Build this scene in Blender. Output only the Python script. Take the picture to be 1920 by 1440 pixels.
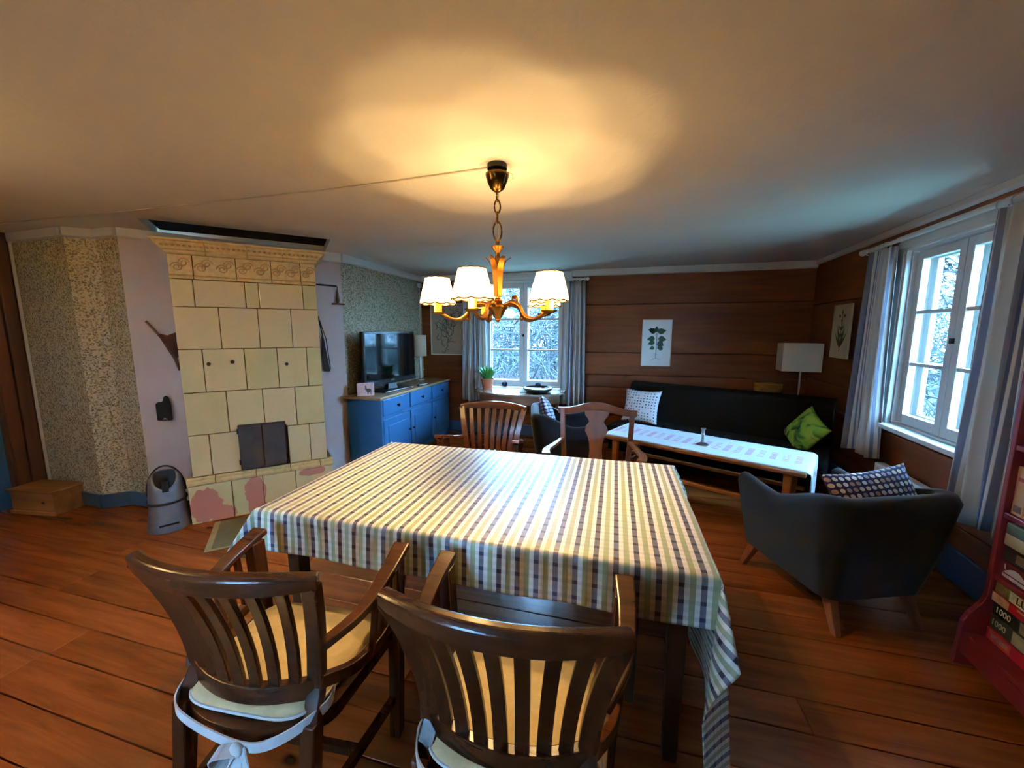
import bpy, bmesh, math, random
from math import sin, cos, pi, radians, sqrt, atan2, hypot
from mathutils import Vector, Matrix
from mathutils.geometry import tessellate_polygon

random.seed(7)
scene = bpy.context.scene
COL = scene.collection
for _o in list(bpy.data.objects):
    bpy.data.objects.remove(_o)

# ------------------------------------------------------------------ camera
YAW, PITCH, EYE = radians(15.0), radians(7.78), 1.45
cam_data = bpy.data.cameras.new('camera')
cam_data.sensor_fit = 'HORIZONTAL'
cam_data.sensor_width = 36.0
cam_data.lens = 721.0 * 36.0 / 1920.0
cam_data.clip_start = 0.02
camera = bpy.data.objects.new('camera', cam_data)
COL.objects.link(camera)
camera.location = (0, 0, EYE)
camera.rotation_euler = (radians(90) - PITCH, 0, YAW)
scene.camera = camera

# ------------------------------------------------------------------ world
SKY_STRENGTH = 60.0
world = bpy.data.worlds.new('overcast_sky')
scene.world = world
world.use_nodes = True
_bg = world.node_tree.nodes['Background']
_bg.inputs[0].default_value = (0.28, 0.58, 1.0, 1)
_bg.inputs[1].default_value = SKY_STRENGTH

# lamp power (per chandelier bulb, see the chandelier builder)
BULB_POWER = 3.6           # all round
ADDED_DOWN = 11.0            # spot added in each shade to brighten the table, besides the bulb
BULB_COLOR = (1.0, 0.66, 0.28)
GLOBE_POWER = 54.0          # globe lamp hanging in the left part of the room, beyond the frame

scene.view_settings.view_transform = 'Standard'
scene.view_settings.look = 'None'
scene.view_settings.gamma = 1.0
scene.view_settings.use_curve_mapping = False
scene.view_settings.exposure = 0.95
scene.cycles.use_denoising = True
scene.cycles.max_bounces = 5
scene.cycles.diffuse_bounces = 4
scene.cycles.glossy_bounces = 2
scene.cycles.transparent_max_bounces = 8
scene.cycles.use_adaptive_sampling = True
scene.cycles.adaptive_threshold = 0.05
scene.cycles.sample_clamp_indirect = 6.0


# ------------------------------------------------------------------ material helpers
def S(r, g, b):
    f = lambda c: (c / 255 / 12.92) if c / 255 <= 0.04045 else ((c / 255 + 0.055) / 1.055) ** 2.4
    return (f(r), f(g), f(b), 1)


class NT:
    """small wrapper for building node trees"""
    def __init__(self, name):
        self.m = bpy.data.materials.new(name)
        self.m.use_nodes = True
        self.t = self.m.node_tree
        self.n = self.t.nodes
        self.bsdf = self.n['Principled BSDF']
        self.out = self.n['Material Output']

    def node(self, kind, **kw):
        n = self.n.new(kind)
        for k, v in kw.items():
            setattr(n, k, v)
        return n

    def link(self, a, b):
        self.t.links.new(a, b)

    def set(self, inp, v):
        if hasattr(v, 'is_linked') or hasattr(v, 'links'):
            self.link(v, inp)
        else:
            inp.default_value = v

    def math(self, op, a, b=0.0, c=None):
        n = self.node('ShaderNodeMath', operation=op)
        self.set(n.inputs[0], a)
        self.set(n.inputs[1], b)
        if c is not None:
            self.set(n.inputs[2], c)
        return n.outputs[0]

    def mix(self, fac, a, b, blend='MIX'):
        n = self.node('ShaderNodeMix', data_type='RGBA', blend_type=blend)
        self.set(n.inputs['Factor'], fac)
        self.set(n.inputs[6], a)
        self.set(n.inputs[7], b)
        return n.outputs[2]

    def ramp(self, fac, stops):
        n = self.node('ShaderNodeValToRGB')
        e = n.color_ramp.elements
        while len(e) < len(stops):
            e.new(0.5)
        for el, (p, c) in zip(e, stops):
            el.position = p
            el.color = c
        self.link(fac, n.inputs[0])
        return n.outputs[0]

    def coord(self, which='Object', scale=(1, 1, 1), rnd=True, loc=(0, 0, 0)):
        tc = self.node('ShaderNodeTexCoord')
        v = tc.outputs[which]
        if rnd:
            oi = self.node('ShaderNodeObjectInfo')
            mu = self.node('ShaderNodeVectorMath', operation='MULTIPLY_ADD')
            cb = self.node('ShaderNodeCombineXYZ')
            for i in range(3):
                self.link(oi.outputs['Random'], cb.inputs[i])
            self.link(cb.outputs[0], mu.inputs[0])
            mu.inputs[1].default_value = (37.0, 53.0, 71.0)
            self.link(v, mu.inputs[2])
            v = mu.outputs[0]
        mp = self.node('ShaderNodeMapping')
        mp.inputs['Scale'].default_value = scale
        mp.inputs['Location'].default_value = loc
        self.link(v, mp.inputs[0])
        return mp.outputs[0]

    def noise(self, vec, scale, detail=4.0, rough=0.55, dist=0.0):
        n = self.node('ShaderNodeTexNoise')
        self.link(vec, n.inputs['Vector'])
        n.inputs['Scale'].default_value = scale
        n.inputs['Detail'].default_value = detail
        n.inputs['Roughness'].default_value = rough
        n.inputs['Distortion'].default_value = dist
        return n.outputs['Fac']

    def voronoi(self, vec, scale, feature='F1', out='Distance'):
        n = self.node('ShaderNodeTexVoronoi', feature=feature)
        self.link(vec, n.inputs['Vector'])
        n.inputs['Scale'].default_value = scale
        return n.outputs[out]

    def bump(self, h, strength=0.3, dist=0.01):
        n = self.node('ShaderNodeBump')
        n.inputs['Strength'].default_value = strength
        n.inputs['Distance'].default_value = dist
        self.link(h, n.inputs['Height'])
        self.link(n.outputs[0], self.bsdf.inputs['Normal'])

    def base(self, c):
        self.set(self.bsdf.inputs['Base Color'], c)

    def uv(self):
        tc = self.node('ShaderNodeTexCoord')
        sp = self.node('ShaderNodeSeparateXYZ')
        self.link(tc.outputs['UV'], sp.inputs[0])
        return sp.outputs[0], sp.outputs[1], tc.outputs['UV']

    def pulse(self, x, period, center, width):
        f = self.math('FRACT', self.math('DIVIDE', x, period))
        d = self.math('ABSOLUTE', self.math('SUBTRACT', f, center))
        return self.math('LESS_THAN', d, width / 2)


def plain(name, c, rough=0.5, metal=0.0, var=0.12, scale=6.0, bump=0.0, spec=0.5, coat=0.0, sheen=0.0):
    t = NT(name)
    v = t.coord('Object')
    n = t.noise(v, scale, 5)
    lo = tuple(x * (1 - var) for x in c[:3]) + (1,)
    hi = tuple(min(1, x * (1 + var)) for x in c[:3]) + (1,)
    t.base(t.ramp(n, [(0.3, lo), (0.7, hi)]))
    t.bsdf.inputs['Roughness'].default_value = rough
    t.bsdf.inputs['Metallic'].default_value = metal
    t.bsdf.inputs['Specular IOR Level'].default_value = spec
    t.bsdf.inputs['Coat Weight'].default_value = coat
    t.bsdf.inputs['Sheen Weight'].default_value = sheen
    if bump:
        t.bump(t.noise(v, scale * 8, 6), bump, 0.004)
    return t.m


def wood(name, dark, light, axis=0, fine=28.0, rough=0.4, knots=0.0, spec=0.5, var=0.25, stretch=0.09):
    t = NT(name)
    sc = [1.0, 1.0, 1.0]
    sc[axis] = stretch
    v = t.coord('Object', tuple(sc))
    n1 = t.noise(v, fine, 6, 0.65, 0.6)
    n2 = t.noise(v, fine * 0.22, 3)
    f = t.math('ADD', t.math('MULTIPLY', n1, 0.6), t.math('MULTIPLY', n2, 0.5))
    c = t.ramp(f, [(0.38, dark), (0.72, light)])
    oi = t.node('ShaderNodeObjectInfo')
    k = t.math('MULTIPLY_ADD', oi.outputs['Random'], var, 1 - var / 2)
    cb = t.node('ShaderNodeCombineXYZ')
    for i in range(3):
        t.link(k, cb.inputs[i])
    c = t.mix(1.0, c, cb.outputs[0], 'MULTIPLY')
    if knots:
        sc2 = [1.0, 1.0, 1.0]
        sc2[axis] = 0.5
        vk = t.coord('Object', tuple(sc2))
        d = t.voronoi(vk, knots)
        m = t.ramp(d, [(0.03, (1, 1, 1, 1)), (0.075, (0, 0, 0, 1))])
        c = t.mix(m, c, tuple(x * 0.28 for x in dark[:3]) + (1,))
    t.base(c)
    t.bsdf.inputs['Roughness'].default_value = rough
    t.bsdf.inputs['Specular IOR Level'].default_value = spec
    t.bump(n1, 0.12, 0.004)
    return t.m


def m_glass():
    t = NT('window_glass')
    tr = t.node('ShaderNodeBsdfTransparent')
    tr.inputs[0].default_value = (0.95, 0.98, 0.98, 1)
    gl = t.node('ShaderNodeBsdfGlossy')
    gl.inputs['Roughness'].default_value = 0.02
    lw = t.node('ShaderNodeLayerWeight')
    lw.inputs[0].default_value = 0.5
    fac = t.math('MULTIPLY_ADD', t.math('POWER', lw.outputs['Facing'], 4.0), 0.5, 0.03)
    mx = t.node('ShaderNodeMixShader')
    t.link(fac, mx.inputs[0])
    t.link(tr.outputs[0], mx.inputs[1])
    t.link(gl.outputs[0], mx.inputs[2])
    t.link(mx.outputs[0], t.out.inputs[0])
    return t.m


def fabric_translucent(t, col, amount):
    """principled + translucent mix for thin cloth"""
    t.base(col)
    tl = t.node('ShaderNodeBsdfTranslucent')
    t.set(tl.inputs[0], col)
    mx = t.node('ShaderNodeMixShader')
    mx.inputs[0].default_value = amount
    t.link(t.bsdf.outputs[0], mx.inputs[1])
    t.link(tl.outputs[0], mx.inputs[2])
    t.link(mx.outputs[0], t.out.inputs[0])


def m_tablecloth():
    t = NT('checked_oilcloth')
    u, v, uv = t.uv()
    cream = (0.80, 0.78, 0.70, 1)
    navy = S(28, 40, 92)
    green = S(132, 152, 84)
    c = cream
    # fine stripes in the weak direction
    c = t.mix(t.math('MULTIPLY', t.pulse(v, 0.050, 0.25, 0.26), 0.17), c, navy)
    c = t.mix(t.math('MULTIPLY', t.pulse(v, 0.050, 0.75, 0.26), 0.13), c, green)
    # bold stripes across the table
    c = t.mix(t.math('MULTIPLY', t.pulse(u, 0.062, 0.25, 0.27), 0.78), c, navy)
    c = t.mix(t.math('MULTIPLY', t.pulse(u, 0.062, 0.75, 0.27), 0.72), c, green)
    x = t.math('MULTIPLY', t.pulse(u, 0.062, 0.25, 0.27), t.pulse(v, 0.050, 0.25, 0.26))
    c = t.mix(t.math('MULTIPLY', x, 0.75), c, S(14, 18, 60))
    t.base(c)
    t.bsdf.inputs['Roughness'].default_value = 0.36
    t.bsdf.inputs['Specular IOR Level'].default_value = 0.5
    t.bump(t.noise(t.coord('Object', rnd=False), 9.0, 3), 0.25, 0.01)
    return t.m


def m_curtain():
    t = NT('striped_linen_curtain')
    u, v, uv = t.uv()
    c = S(222, 216, 206)
    blue = S(84, 104, 146)
    for ctr, w, k in ((0.30, 0.16, 0.75), (0.36, 0.03, 0.9), (0.46, 0.05, 0.8), (0.55, 0.025, 0.75), (0.62, 0.05, 0.7), (0.70, 0.02, 0.8), (0.76, 0.03, 0.8)):
        c = t.mix(t.math('MULTIPLY', t.pulse(u, 0.32, ctr, w), k), c, blue)
    t.bsdf.inputs['Roughness'].default_value = 0.9
    fabric_translucent(t, c, 0.35)
    t.bump(t.noise(t.coord('UV', (300, 60, 1), rnd=False), 1.0, 2), 0.15, 0.002)
    return t.m


def m_wallpaper():
    t = NT('leafy_wallpaper')
    v = t.coord('Object', rnd=False)
    d = t.noise(v, 52.0, 3.0, 0.6, 1.8)
    e = t.voronoi(v, 62.0)
    f = t.math('ADD', d, t.math('MULTIPLY', e, 0.35))
    c = t.ramp(f, [(0.48, S(82, 78, 64)), (0.60, S(122, 114, 90)), (0.72, S(182, 170, 140))])
    t.base(c)
    t.bsdf.inputs['Roughness'].default_value = 0.8
    return t.m


def m_ceiling():
    t = NT('uneven_ceiling_paper')
    v = t.coord('Object', rnd=False)
    n = t.noise(v, 1.3, 4)
    t.base(t.ramp(n, [(0.3, S(226, 220, 208)), (0.7, S(236, 231, 220))]))
    t.bsdf.inputs['Roughness'].default_value = 0.75
    w = t.noise(t.coord('Object', (1.0, 0.35, 1), rnd=False), 3.0, 5, 0.5, 0.4)
    h = t.math('ADD', t.math('MULTIPLY', w, 1.0), t.math('MULTIPLY', t.noise(v, 60, 3), 0.04))
    t.bump(h, 0.35, 0.05)
    return t.m


def m_stove_tile(patches=False, soot=False, tint=(1, 1, 1)):
    t = NT('cream_glazed_tile_worn' if patches else 'cream_glazed_tile')
    v = t.coord('Object')
    oi = t.node('ShaderNodeObjectInfo')
    n = t.noise(v, 5.0, 5)
    f = t.math('ADD', t.math('MULTIPLY', n, 0.55), t.math('MULTIPLY', oi.outputs['Random'], 0.45))
    c = t.ramp(f, [(0.25, S(190, 182, 128)), (0.5, S(208, 190, 138)), (0.8, S(206, 184, 146))])
    stain = t.ramp(t.noise(v, 2.4, 6, 0.7, 0.5), [(0.62, (0, 0, 0, 1)), (0.80, (1, 1, 1, 1))])
    c = t.mix(t.math('MULTIPLY', stain, 0.4), c, S(168, 122, 84))
    if patches:
        vw = t.coord('Object', rnd=False)
        wn = t.noise(vw, 14.0, 4)
        sp = t.node('ShaderNodeSeparateXYZ')
        t.link(vw, sp.inputs[0])
        tot = None
        # worn-away glaze showing the terracotta body: centres in tile space of the plinth
        for (cx, cz, rx, rz) in ((0.10, 0.13, 0.10, 0.14), (0.20, 0.05, 0.08, 0.07), (0.415, 0.19, 0.075, 0.115), (0.42, 0.06, 0.06, 0.10), (0.83, 0.27, 0.10, 0.035)):
            dx = t.math('DIVIDE', t.math('SUBTRACT', sp.outputs[0], cx), rx)
            dz = t.math('DIVIDE', t.math('SUBTRACT', sp.outputs[2], cz), rz)
            r = t.math('SQRT', t.math('ADD', t.math('MULTIPLY', dx, dx), t.math('MULTIPLY', dz, dz)))
            r = t.math('ADD', r, t.math('MULTIPLY', t.math('SUBTRACT', wn, 0.5), 0.9))
            mk = t.math('LESS_THAN', r, 1.0)
            tot = mk if tot is None else t.math('MAXIMUM', tot, mk)
        c = t.mix(tot, c, S(186, 124, 104))
        t.bsdf.inputs['Roughness'].default_value = 0.45
    else:
        t.bsdf.inputs['Roughness'].default_value = 0.16
    t.base(c)
    t.bsdf.inputs['Coat Weight'].default_value = 0.0
    t.bump(t.noise(v, 7.0, 3), 0.10, 0.01)
    return t.m


def m_dots(name, base, cols, cell=0.03, r=0.36, rough=0.85):
    t = NT(name)
    u, v, uv = t.uv()
    mp = t.node('ShaderNodeVectorMath', operation='SCALE')
    t.link(uv, mp.inputs[0])
    mp.inputs['Scale'].default_value = 1.0 / cell
    fr = t.node('ShaderNodeVectorMath', operation='FRACTION')
    t.link(mp.outputs[0], fr.inputs[0])
    fl = t.node('ShaderNodeVectorMath', operation='FLOOR')
    t.link(mp.outputs[0], fl.inputs[0])
    ds = t.node('ShaderNodeVectorMath', operation='DISTANCE')
    t.link(fr.outputs[0], ds.inputs[0])
    ds.inputs[1].default_value = (0.5, 0.5, 0.0)
    wn = t.node('ShaderNodeTexWhiteNoise', noise_dimensions='2D')
    t.link(fl.outputs[0], wn.inputs['Vector'])
    rp = t.node('ShaderNodeValToRGB')
    rp.color_ramp.interpolation = 'CONSTANT'
    e = rp.color_ramp.elements
    while len(e) < len(cols):
        e.new(0.5)
    for i, (el, c) in enumerate(zip(e, cols)):
        el.position = i / len(cols)
        el.color = c
    t.link(wn.outputs['Value'], rp.inputs[0])
    mk = t.math('LESS_THAN', ds.outputs['Value'], r)
    t.base(t.mix(mk, base, rp.outputs[0]))
    t.bsdf.inputs['Roughness'].default_value = rough
    return t.m


def m_runner():
    t = NT('embroidered_runner')
    u, v, uv = t.uv()
    c = (0.50, 0.50, 0.54, 1)
    red = S(176, 92, 106)
    rows = t.math('LESS_THAN', t.math('ABSOLUTE', t.math('SUBTRACT', v, 0.27)), 0.10)
    d1 = t.math('MULTIPLY', t.pulse(u, 0.075, 0.5, 0.55), t.pulse(v, 0.042, 0.5, 0.42))
    d2 = t.math('MULTIPLY', t.pulse(u, 0.15, 0.25, 0.25), t.pulse(v, 0.028, 0.5, 0.5))
    d = t.math('MULTIPLY', rows, t.math('MAXIMUM', d1, d2))
    c = t.mix(t.math('MULTIPLY', d, 0.75), c, red)
    t.base(c)
    t.bsdf.inputs['Roughness'].default_value = 0.6
    return t.m


def m_leafprint():
    t = NT('green_leaf_print')
    v = t.coord('UV', rnd=False)
    n = t.noise(v, 7.0, 2, 0.5, 1.0)
    t.base(t.ramp(n, [(0.36, S(40, 66, 28)), (0.46, S(120, 164, 40)), (0.60, S(146, 176, 52)), (0.72, S(150, 60, 48))]))
    t.bsdf.inputs['Roughness'].default_value = 0.8
    return t.m


M = {}
M['floor'] = wood('pine_floorboard', S(104, 50, 18), S(162, 86, 36), 0, 20, 0.26, knots=3.4, spec=0.6, var=0.22)
M['gap'] = plain('dark_gap', S(26, 14, 8), 0.9)
M['timber'] = wood('old_wall_timber', S(84, 38, 8), S(134, 68, 18), 0, 14, 0.55, knots=2.6, spec=0.3, var=0.25)
M['ceiling'] = m_ceiling()
M['white'] = plain('white_paint', S(210, 208, 202), 0.4, var=0.04, scale=3)
M['plaster'] = plain('white_limewash', S(204, 190, 186), 0.8, var=0.05, scale=3, bump=0.08)
M['wallpaper'] = m_wallpaper()
M['blueskirt'] = plain('blue_skirting_paint', S(44, 74, 104), 0.45, var=0.1)
M['voidbrown'] = plain('dark_brown_void', S(30, 22, 16), 0.95, var=0.3, scale=4)  # very dark brown lining of the opening above the stove
M['browndoor'] = wood('dark_stained_frame', S(52, 26, 16), S(86, 46, 28), 2, 18, 0.55)
M['bluedoor'] = plain('blue_door_paint', S(36, 84, 138), 0.5, var=0.12)
M['glass'] = m_glass()
M['cloth'] = m_tablecloth()
M['curtain'] = m_curtain()
M['darkwood'] = wood('dark_mahogany', S(42, 22, 12), S(86, 46, 24), 2, 22, 0.26, spec=0.55, var=0.15)
M['darkwoodx'] = wood('dark_mahogany_rail', S(46, 24, 13), S(98, 54, 28), 0, 22, 0.24, spec=0.6, var=0.15)
M['redwood'] = wood('warm_oak_frame', S(62, 36, 18), S(96, 58, 30), 2, 20, 0.35)
M['redwoodx'] = wood('warm_oak_rail', S(62, 36, 18), S(98, 60, 32), 0, 20, 0.35)
M['cushion'] = plain('beige_canvas', S(208, 186, 140), 0.9, var=0.08, scale=30, bump=0.2)
M['tie'] = plain('white_cotton_tie', S(214, 214, 214), 0.9, var=0.05)
M['legwood'] = wood('dark_table_leg', S(38, 20, 12), S(72, 40, 22), 2, 20, 0.35)
M['blue'] = plain('blue_furniture_paint', S(50, 108, 152), 0.35, var=0.08, scale=4)
M['toppine'] = wood('waxed_pine_top', S(146, 100, 62), S(190, 146, 102), 1, 18, 0.35)
M['knob'] = plain('dark_bronze_knob', S(66, 52, 50), 0.3, 0.8)
M['tvblack'] = plain('black_plastic', S(14, 14, 16), 0.28, var=0.05)
M['screen'] = plain('dark_screen_glass', S(6, 7, 9), 0.06, var=0.02, spec=0.6)
M['silver'] = plain('silver_metal', S(190, 190, 188), 0.28, 1.0, var=0.06)
M['brass'] = plain('aged_brass', S(150, 104, 50), 0.34, 1.0, var=0.25, scale=14)
M['brassdark'] = plain('dark_brass', S(96, 70, 36), 0.3, 1.0, var=0.25, scale=10)
M['candle'] = plain('yellow_candle_sleeve', S(236, 196, 84), 0.5, var=0.03)
M['black'] = plain('black_iron', S(28, 26, 26), 0.55, 0.3, var=0.2)
M['iron'] = plain('dark_stove_door_iron', S(62, 58, 62), 0.6, 0.35, var=0.25, scale=9, bump=0.2)
M['zinc'] = plain('galvanised_zinc', S(128, 134, 146), 0.45, 0.6, var=0.15, scale=8)
M['tile'] = m_stove_tile()
M['tileworn'] = m_stove_tile(patches=True)
M['relief'] = plain('cream_relief_glaze', S(206, 178, 122), 0.25, var=0.18, scale=30)
M['reliefshade'] = plain('shaded_relief_glaze', S(178, 144, 88), 0.3, var=0.25, scale=30)  # darker than the cream relief: shading painted into scrolls and beading
M['grout'] = plain('brown_joint', S(104, 76, 44), 0.9, var=0.2)
M['sofa'] = plain('black_sofa_fabric', S(9, 9, 12), 0.9, var=0.15, scale=60, spec=0.25, bump=0.15)
M['armchair'] = plain('dark_navy_wool', S(9, 10, 15), 0.92, var=0.15, scale=60, spec=0.25, bump=0.15, sheen=0.15)
M['armleg'] = wood('brown_chair_leg', S(96, 50, 26), S(150, 86, 48), 2, 20, 0.35)
M['dots'] = m_dots('navy_polka_dots', S(34, 30, 66), [S(226, 222, 216), S(170, 130, 110), S(200, 190, 200), S(150, 140, 160), S(214, 190, 160)], 0.032, 0.36)
M['smalldots'] = m_dots('white_sprigged_cotton', S(206, 206, 208), [S(50, 60, 96), S(96, 96, 100), S(206, 206, 208), S(140, 110, 110)], 0.034, 0.24)
M['leafprint'] = m_leafprint()
M['squares'] = m_dots('blue_white_woven', S(38, 48, 100), [S(196, 200, 216), S(220, 220, 226), S(150, 158, 190), S(206, 178, 184)], 0.034, 0.42)
M['runner'] = m_runner()
M['coffee'] = wood('honey_oak', S(120, 70, 34), S(172, 112, 60), 0, 18, 0.3)
M['shadewhite'] = plain('white_lampshade', S(208, 192, 166), 0.8, var=0.03, scale=40)
M['paper'] = plain('print_paper', S(214, 208, 200), 0.6, var=0.03)
M['oldpaper'] = plain('aged_map_paper', S(160, 140, 112), 0.6, var=0.06)
M['tanpaper'] = plain('buff_print_paper', S(176, 160, 132), 0.6, var=0.05)
M['inkgreen'] = plain('printed_leaf_green', S(40, 80, 52), 0.6, var=0.2, scale=40)
M['ink'] = plain('printed_ink', S(66, 56, 46), 0.6)
M['inkdark'] = plain('printed_dark_green', S(70, 72, 50), 0.6)
M['terracotta'] = plain('terracotta', S(184, 100, 66), 0.7, var=0.1)
M['leaf'] = plain('fresh_green_leaf', S(66, 142, 60), 0.5, var=0.3, scale=30)
M['ceramic'] = plain('green_glazed_bowl', S(74, 104, 98), 0.2, var=0.15)
M['ceramicdark'] = plain('dark_bowl_inside', S(24, 30, 42), 0.2)
M['glassblue'] = plain('dark_blue_glass', S(40, 60, 90), 0.1)
M['redpaint'] = plain('dark_red_shelf_paint', S(122, 36, 38), 0.4, var=0.12, scale=5)
M['boxpine'] = wood('rough_pine_box', S(112, 72, 36), S(168, 116, 64), 0, 14, 0.6, knots=4.0)
M['slab'] = plain('greenish_hearth_metal', S(112, 106, 72), 0.4, 0.3, var=0.3, scale=5)
M['slabedge'] = plain('yellowed_hearth_edge', S(160, 144, 98), 0.5, var=0.2, scale=10)
M['bentwood'] = wood('gold_brown_bentwood', S(120, 76, 32), S(172, 122, 62), 0, 14, 0.22)
M['cord'] = plain('white_cable', S(206, 196, 176), 0.5)
M['mitt'] = plain('black_mitt_cloth', S(20, 20, 22), 0.9)
M['halftop'] = wood('grey_brown_table_top', S(110, 92, 78), S(152, 134, 118), 0, 16, 0.2)
M['halfwood'] = wood('brown_apron_wood', S(92, 62, 42), S(136, 98, 68), 0, 16, 0.4)
M['bark'] = plain('grey_bark', S(20, 22, 24), 0.9, var=0.4, scale=9)
M['twig'] = plain('pale_twig', S(30, 34, 36), 0.9, var=0.4, scale=9)
M['ground'] = plain('leafy_forest_ground', S(58, 70, 58), 0.9, var=0.5, scale=3)
M['needle'] = plain('evergreen_needles', S(12, 26, 22), 0.8, var=0.4, scale=6)
M['rust'] = plain('rusty_leaf_litter', S(46, 32, 32), 0.9, var=0.4, scale=6)


# ------------------------------------------------------------------ mesh helpers
class MB:
    def __init__(self):
        self.v, self.f, self.uv, self.mi = [], [], {}, []

    def add(self, verts, faces, mi=0):
        b = len(self.v)
        self.v += [tuple(p) for p in verts]
        for f in faces:
            self.f.append(tuple(i + b for i in f))
            self.mi.append(mi)
        return self

    def box(self, x0, x1, y0, y1, z0, z1, mi=0):
        return self.add([(x0, y0, z0), (x1, y0, z0), (x1, y1, z0), (x0, y1, z0), (x0, y0, z1), (x1, y0, z1), (x1, y1, z1), (x0, y1, z1)],
                        [(0, 3, 2, 1), (4, 5, 6, 7), (0, 1, 5, 4), (1, 2, 6, 5), (2, 3, 7, 6), (3, 0, 4, 7)], mi)

    def frustum(self, c0, s0, c1, s1, mi=0):
        """box leg between two rectangles: centre and (hx,hy) at each end"""
        vs = []
        for c, s in ((c0, s0), (c1, s1)):
            for sx, sy in ((-1, -1), (1, -1), (1, 1), (-1, 1)):
                vs.append((c[0] + sx * s[0], c[1] + sy * s[1], c[2]))
        return self.add(vs, [(0, 3, 2, 1), (4, 5, 6, 7), (0, 1, 5, 4), (1, 2, 6, 5), (2, 3, 7, 6), (3, 0, 4, 7)], mi)

    def lathe(self, prof, n=24, c=(0, 0, 0), mi=0, cap=True, wave=None):
        vs, fs = [], []
        for i, (r, z) in enumerate(prof):
            for k in range(n):
                a = 2 * pi * k / n
                rr, zz = r, z
                if wave:
                    rr, zz = wave(i, a, r, z)
                vs.append((c[0] + rr * cos(a), c[1] + rr * sin(a), c[2] + zz))
        m = len(prof)
        for i in range(m - 1):
            for k in range(n):
                k2 = (k + 1) % n
                fs.append((i * n + k, i * n + k2, (i + 1) * n + k2, (i + 1) * n + k))
        if cap:
            if prof[0][0] > 1e-5:
                fs.append(tuple(reversed(range(n))))
            if prof[-1][0] > 1e-5:
                fs.append(tuple((m - 1) * n + k for k in range(n)))
        return self.add(vs, fs, mi)

    def sweep(self, path, sec, up=(0, 0, 1), closed=False, scale=None, mi=0, cap=True):
        """sec: list of (a,b): a along side, b along up"""
        P = [Vector(p) for p in path]
        n, m = len(P), len(sec)
        vs, fs = [], []
        up = Vector(up)
        for i in range(n):
            if closed:
                t = (P[(i + 1) % n] - P[i - 1])
            else:
                t = P[min(i + 1, n - 1)] - P[max(i - 1, 0)]
            t = t.normalized()
            s = t.cross(up)
            if s.length < 1e-4:
                s = t.cross(Vector((0, 1, 0.01)))
            s.normalize()
            u = s.cross(t).normalized()
            k = scale[i] if scale else 1.0
            ka, kb = k if isinstance(k, tuple) else (k, k)
            for a, b in sec:
                vs.append(P[i] + s * (a * ka) + u * (b * kb))
        rng = n if closed else n - 1
        for i in range(rng):
            j = (i + 1) % n
            for k in range(m):
                k2 = (k + 1) % m
                fs.append((i * m + k, i * m + k2, j * m + k2, j * m + k))
        if cap and not closed:
            fs.append(tuple(reversed(range(m))))
            fs.append(tuple((n - 1) * m + k for k in range(m)))
        return self.add(vs, fs, mi)

    def tube(self, path, r, n=8, closed=False, mi=0):
        sc = None
        if not isinstance(r, (int, float)):
            sc = list(r)
            r = 1.0
        sec = [(r * cos(2 * pi * k / n), r * sin(2 * pi * k / n)) for k in range(n)]
        return self.sweep(path, sec, closed=closed, scale=sc, mi=mi)

    def prism(self, poly, axis, d0, d1, mi=0):
        """poly: 2-D outline, extruded along axis (0,1,2)"""
        def mk(p, d):
            return {0: (d, p[0], p[1]), 1: (p[0], d, p[1]), 2: (p[0], p[1], d)}[axis]
        n = len(poly)
        vs = [mk(p, d0) for p in poly] + [mk(p, d1) for p in poly]
        fs = [(i, (i + 1) % n, n + (i + 1) % n, n + i) for i in range(n)]
        tri = tessellate_polygon([[Vector((p[0], p[1], 0)) for p in poly]])
        for t in tri:
            fs.append(tuple(t))
            fs.append(tuple(n + i for i in reversed(t)))
        return self.add(vs, fs, mi)

    def sphere(self, c, r, nu=12, nv=8, mi=0):
        rx, ry, rz = (r, r, r) if isinstance(r, (int, float)) else r
        vs, fs = [], []
        for j in range(nv + 1):
            th = pi * j / nv
            for i in range(nu):
                a = 2 * pi * i / nu
                vs.append((c[0] + rx * sin(th) * cos(a), c[1] + ry * sin(th) * sin(a), c[2] + rz * cos(th)))
        for j in range(nv):
            for i in range(nu):
                i2 = (i + 1) % nu
                fs.append((j * nu + i, (j + 1) * nu + i, (j + 1) * nu + i2, j * nu + i2))
        return self.add(vs, fs, mi)

    def grid(self, fn, nu, nv, uvfn=None, mi=0, wrap=False):
        b = len(self.v)
        vs, fs = [], []
        for j in range(nv + 1):
            for i in range(nu + 1):
                vs.append(fn(i / nu, j / nv))
                if uvfn:
                    self.uv[b + j * (nu + 1) + i] = uvfn(i / nu, j / nv)
        for j in range(nv):
            for i in range(nu):
                a = j * (nu + 1) + i
                fs.append((a, a + 1, a + nu + 2, a + nu + 1))
        return self.add(vs, fs, mi)

    def xform(self, mat):
        self.v = [tuple(mat @ Vector(p)) for p in self.v]
        return self

    def mesh(self, name, mats, smooth=None):
        me = bpy.data.meshes.new(name)
        me.from_pydata(self.v, [], self.f)
        if not isinstance(mats, (list, tuple)):
            mats = [mats]
        for m in mats:
            me.materials.append(M[m] if isinstance(m, str) else m)
        if len(mats) > 1:
            me.polygons.foreach_set('material_index', self.mi)
        if self.uv:
            ul = me.uv_layers.new(name='UVMap')
            for lp in me.loops:
                ul.data[lp.index].uv = self.uv.get(lp.vertex_index, (0, 0))
        bm = bmesh.new()
        bm.from_mesh(me)
        bmesh.ops.recalc_face_normals(bm, faces=bm.faces)
        bm.to_mesh(me)
        bm.free()
        if smooth is not None:
            me.polygons.foreach_set('use_smooth', [True] * len(me.polygons))
            if smooth < 180:
                try:
                    me.set_sharp_from_angle(angle=radians(smooth))
                except Exception:
                    pass
        me.update()
        return me

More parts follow.
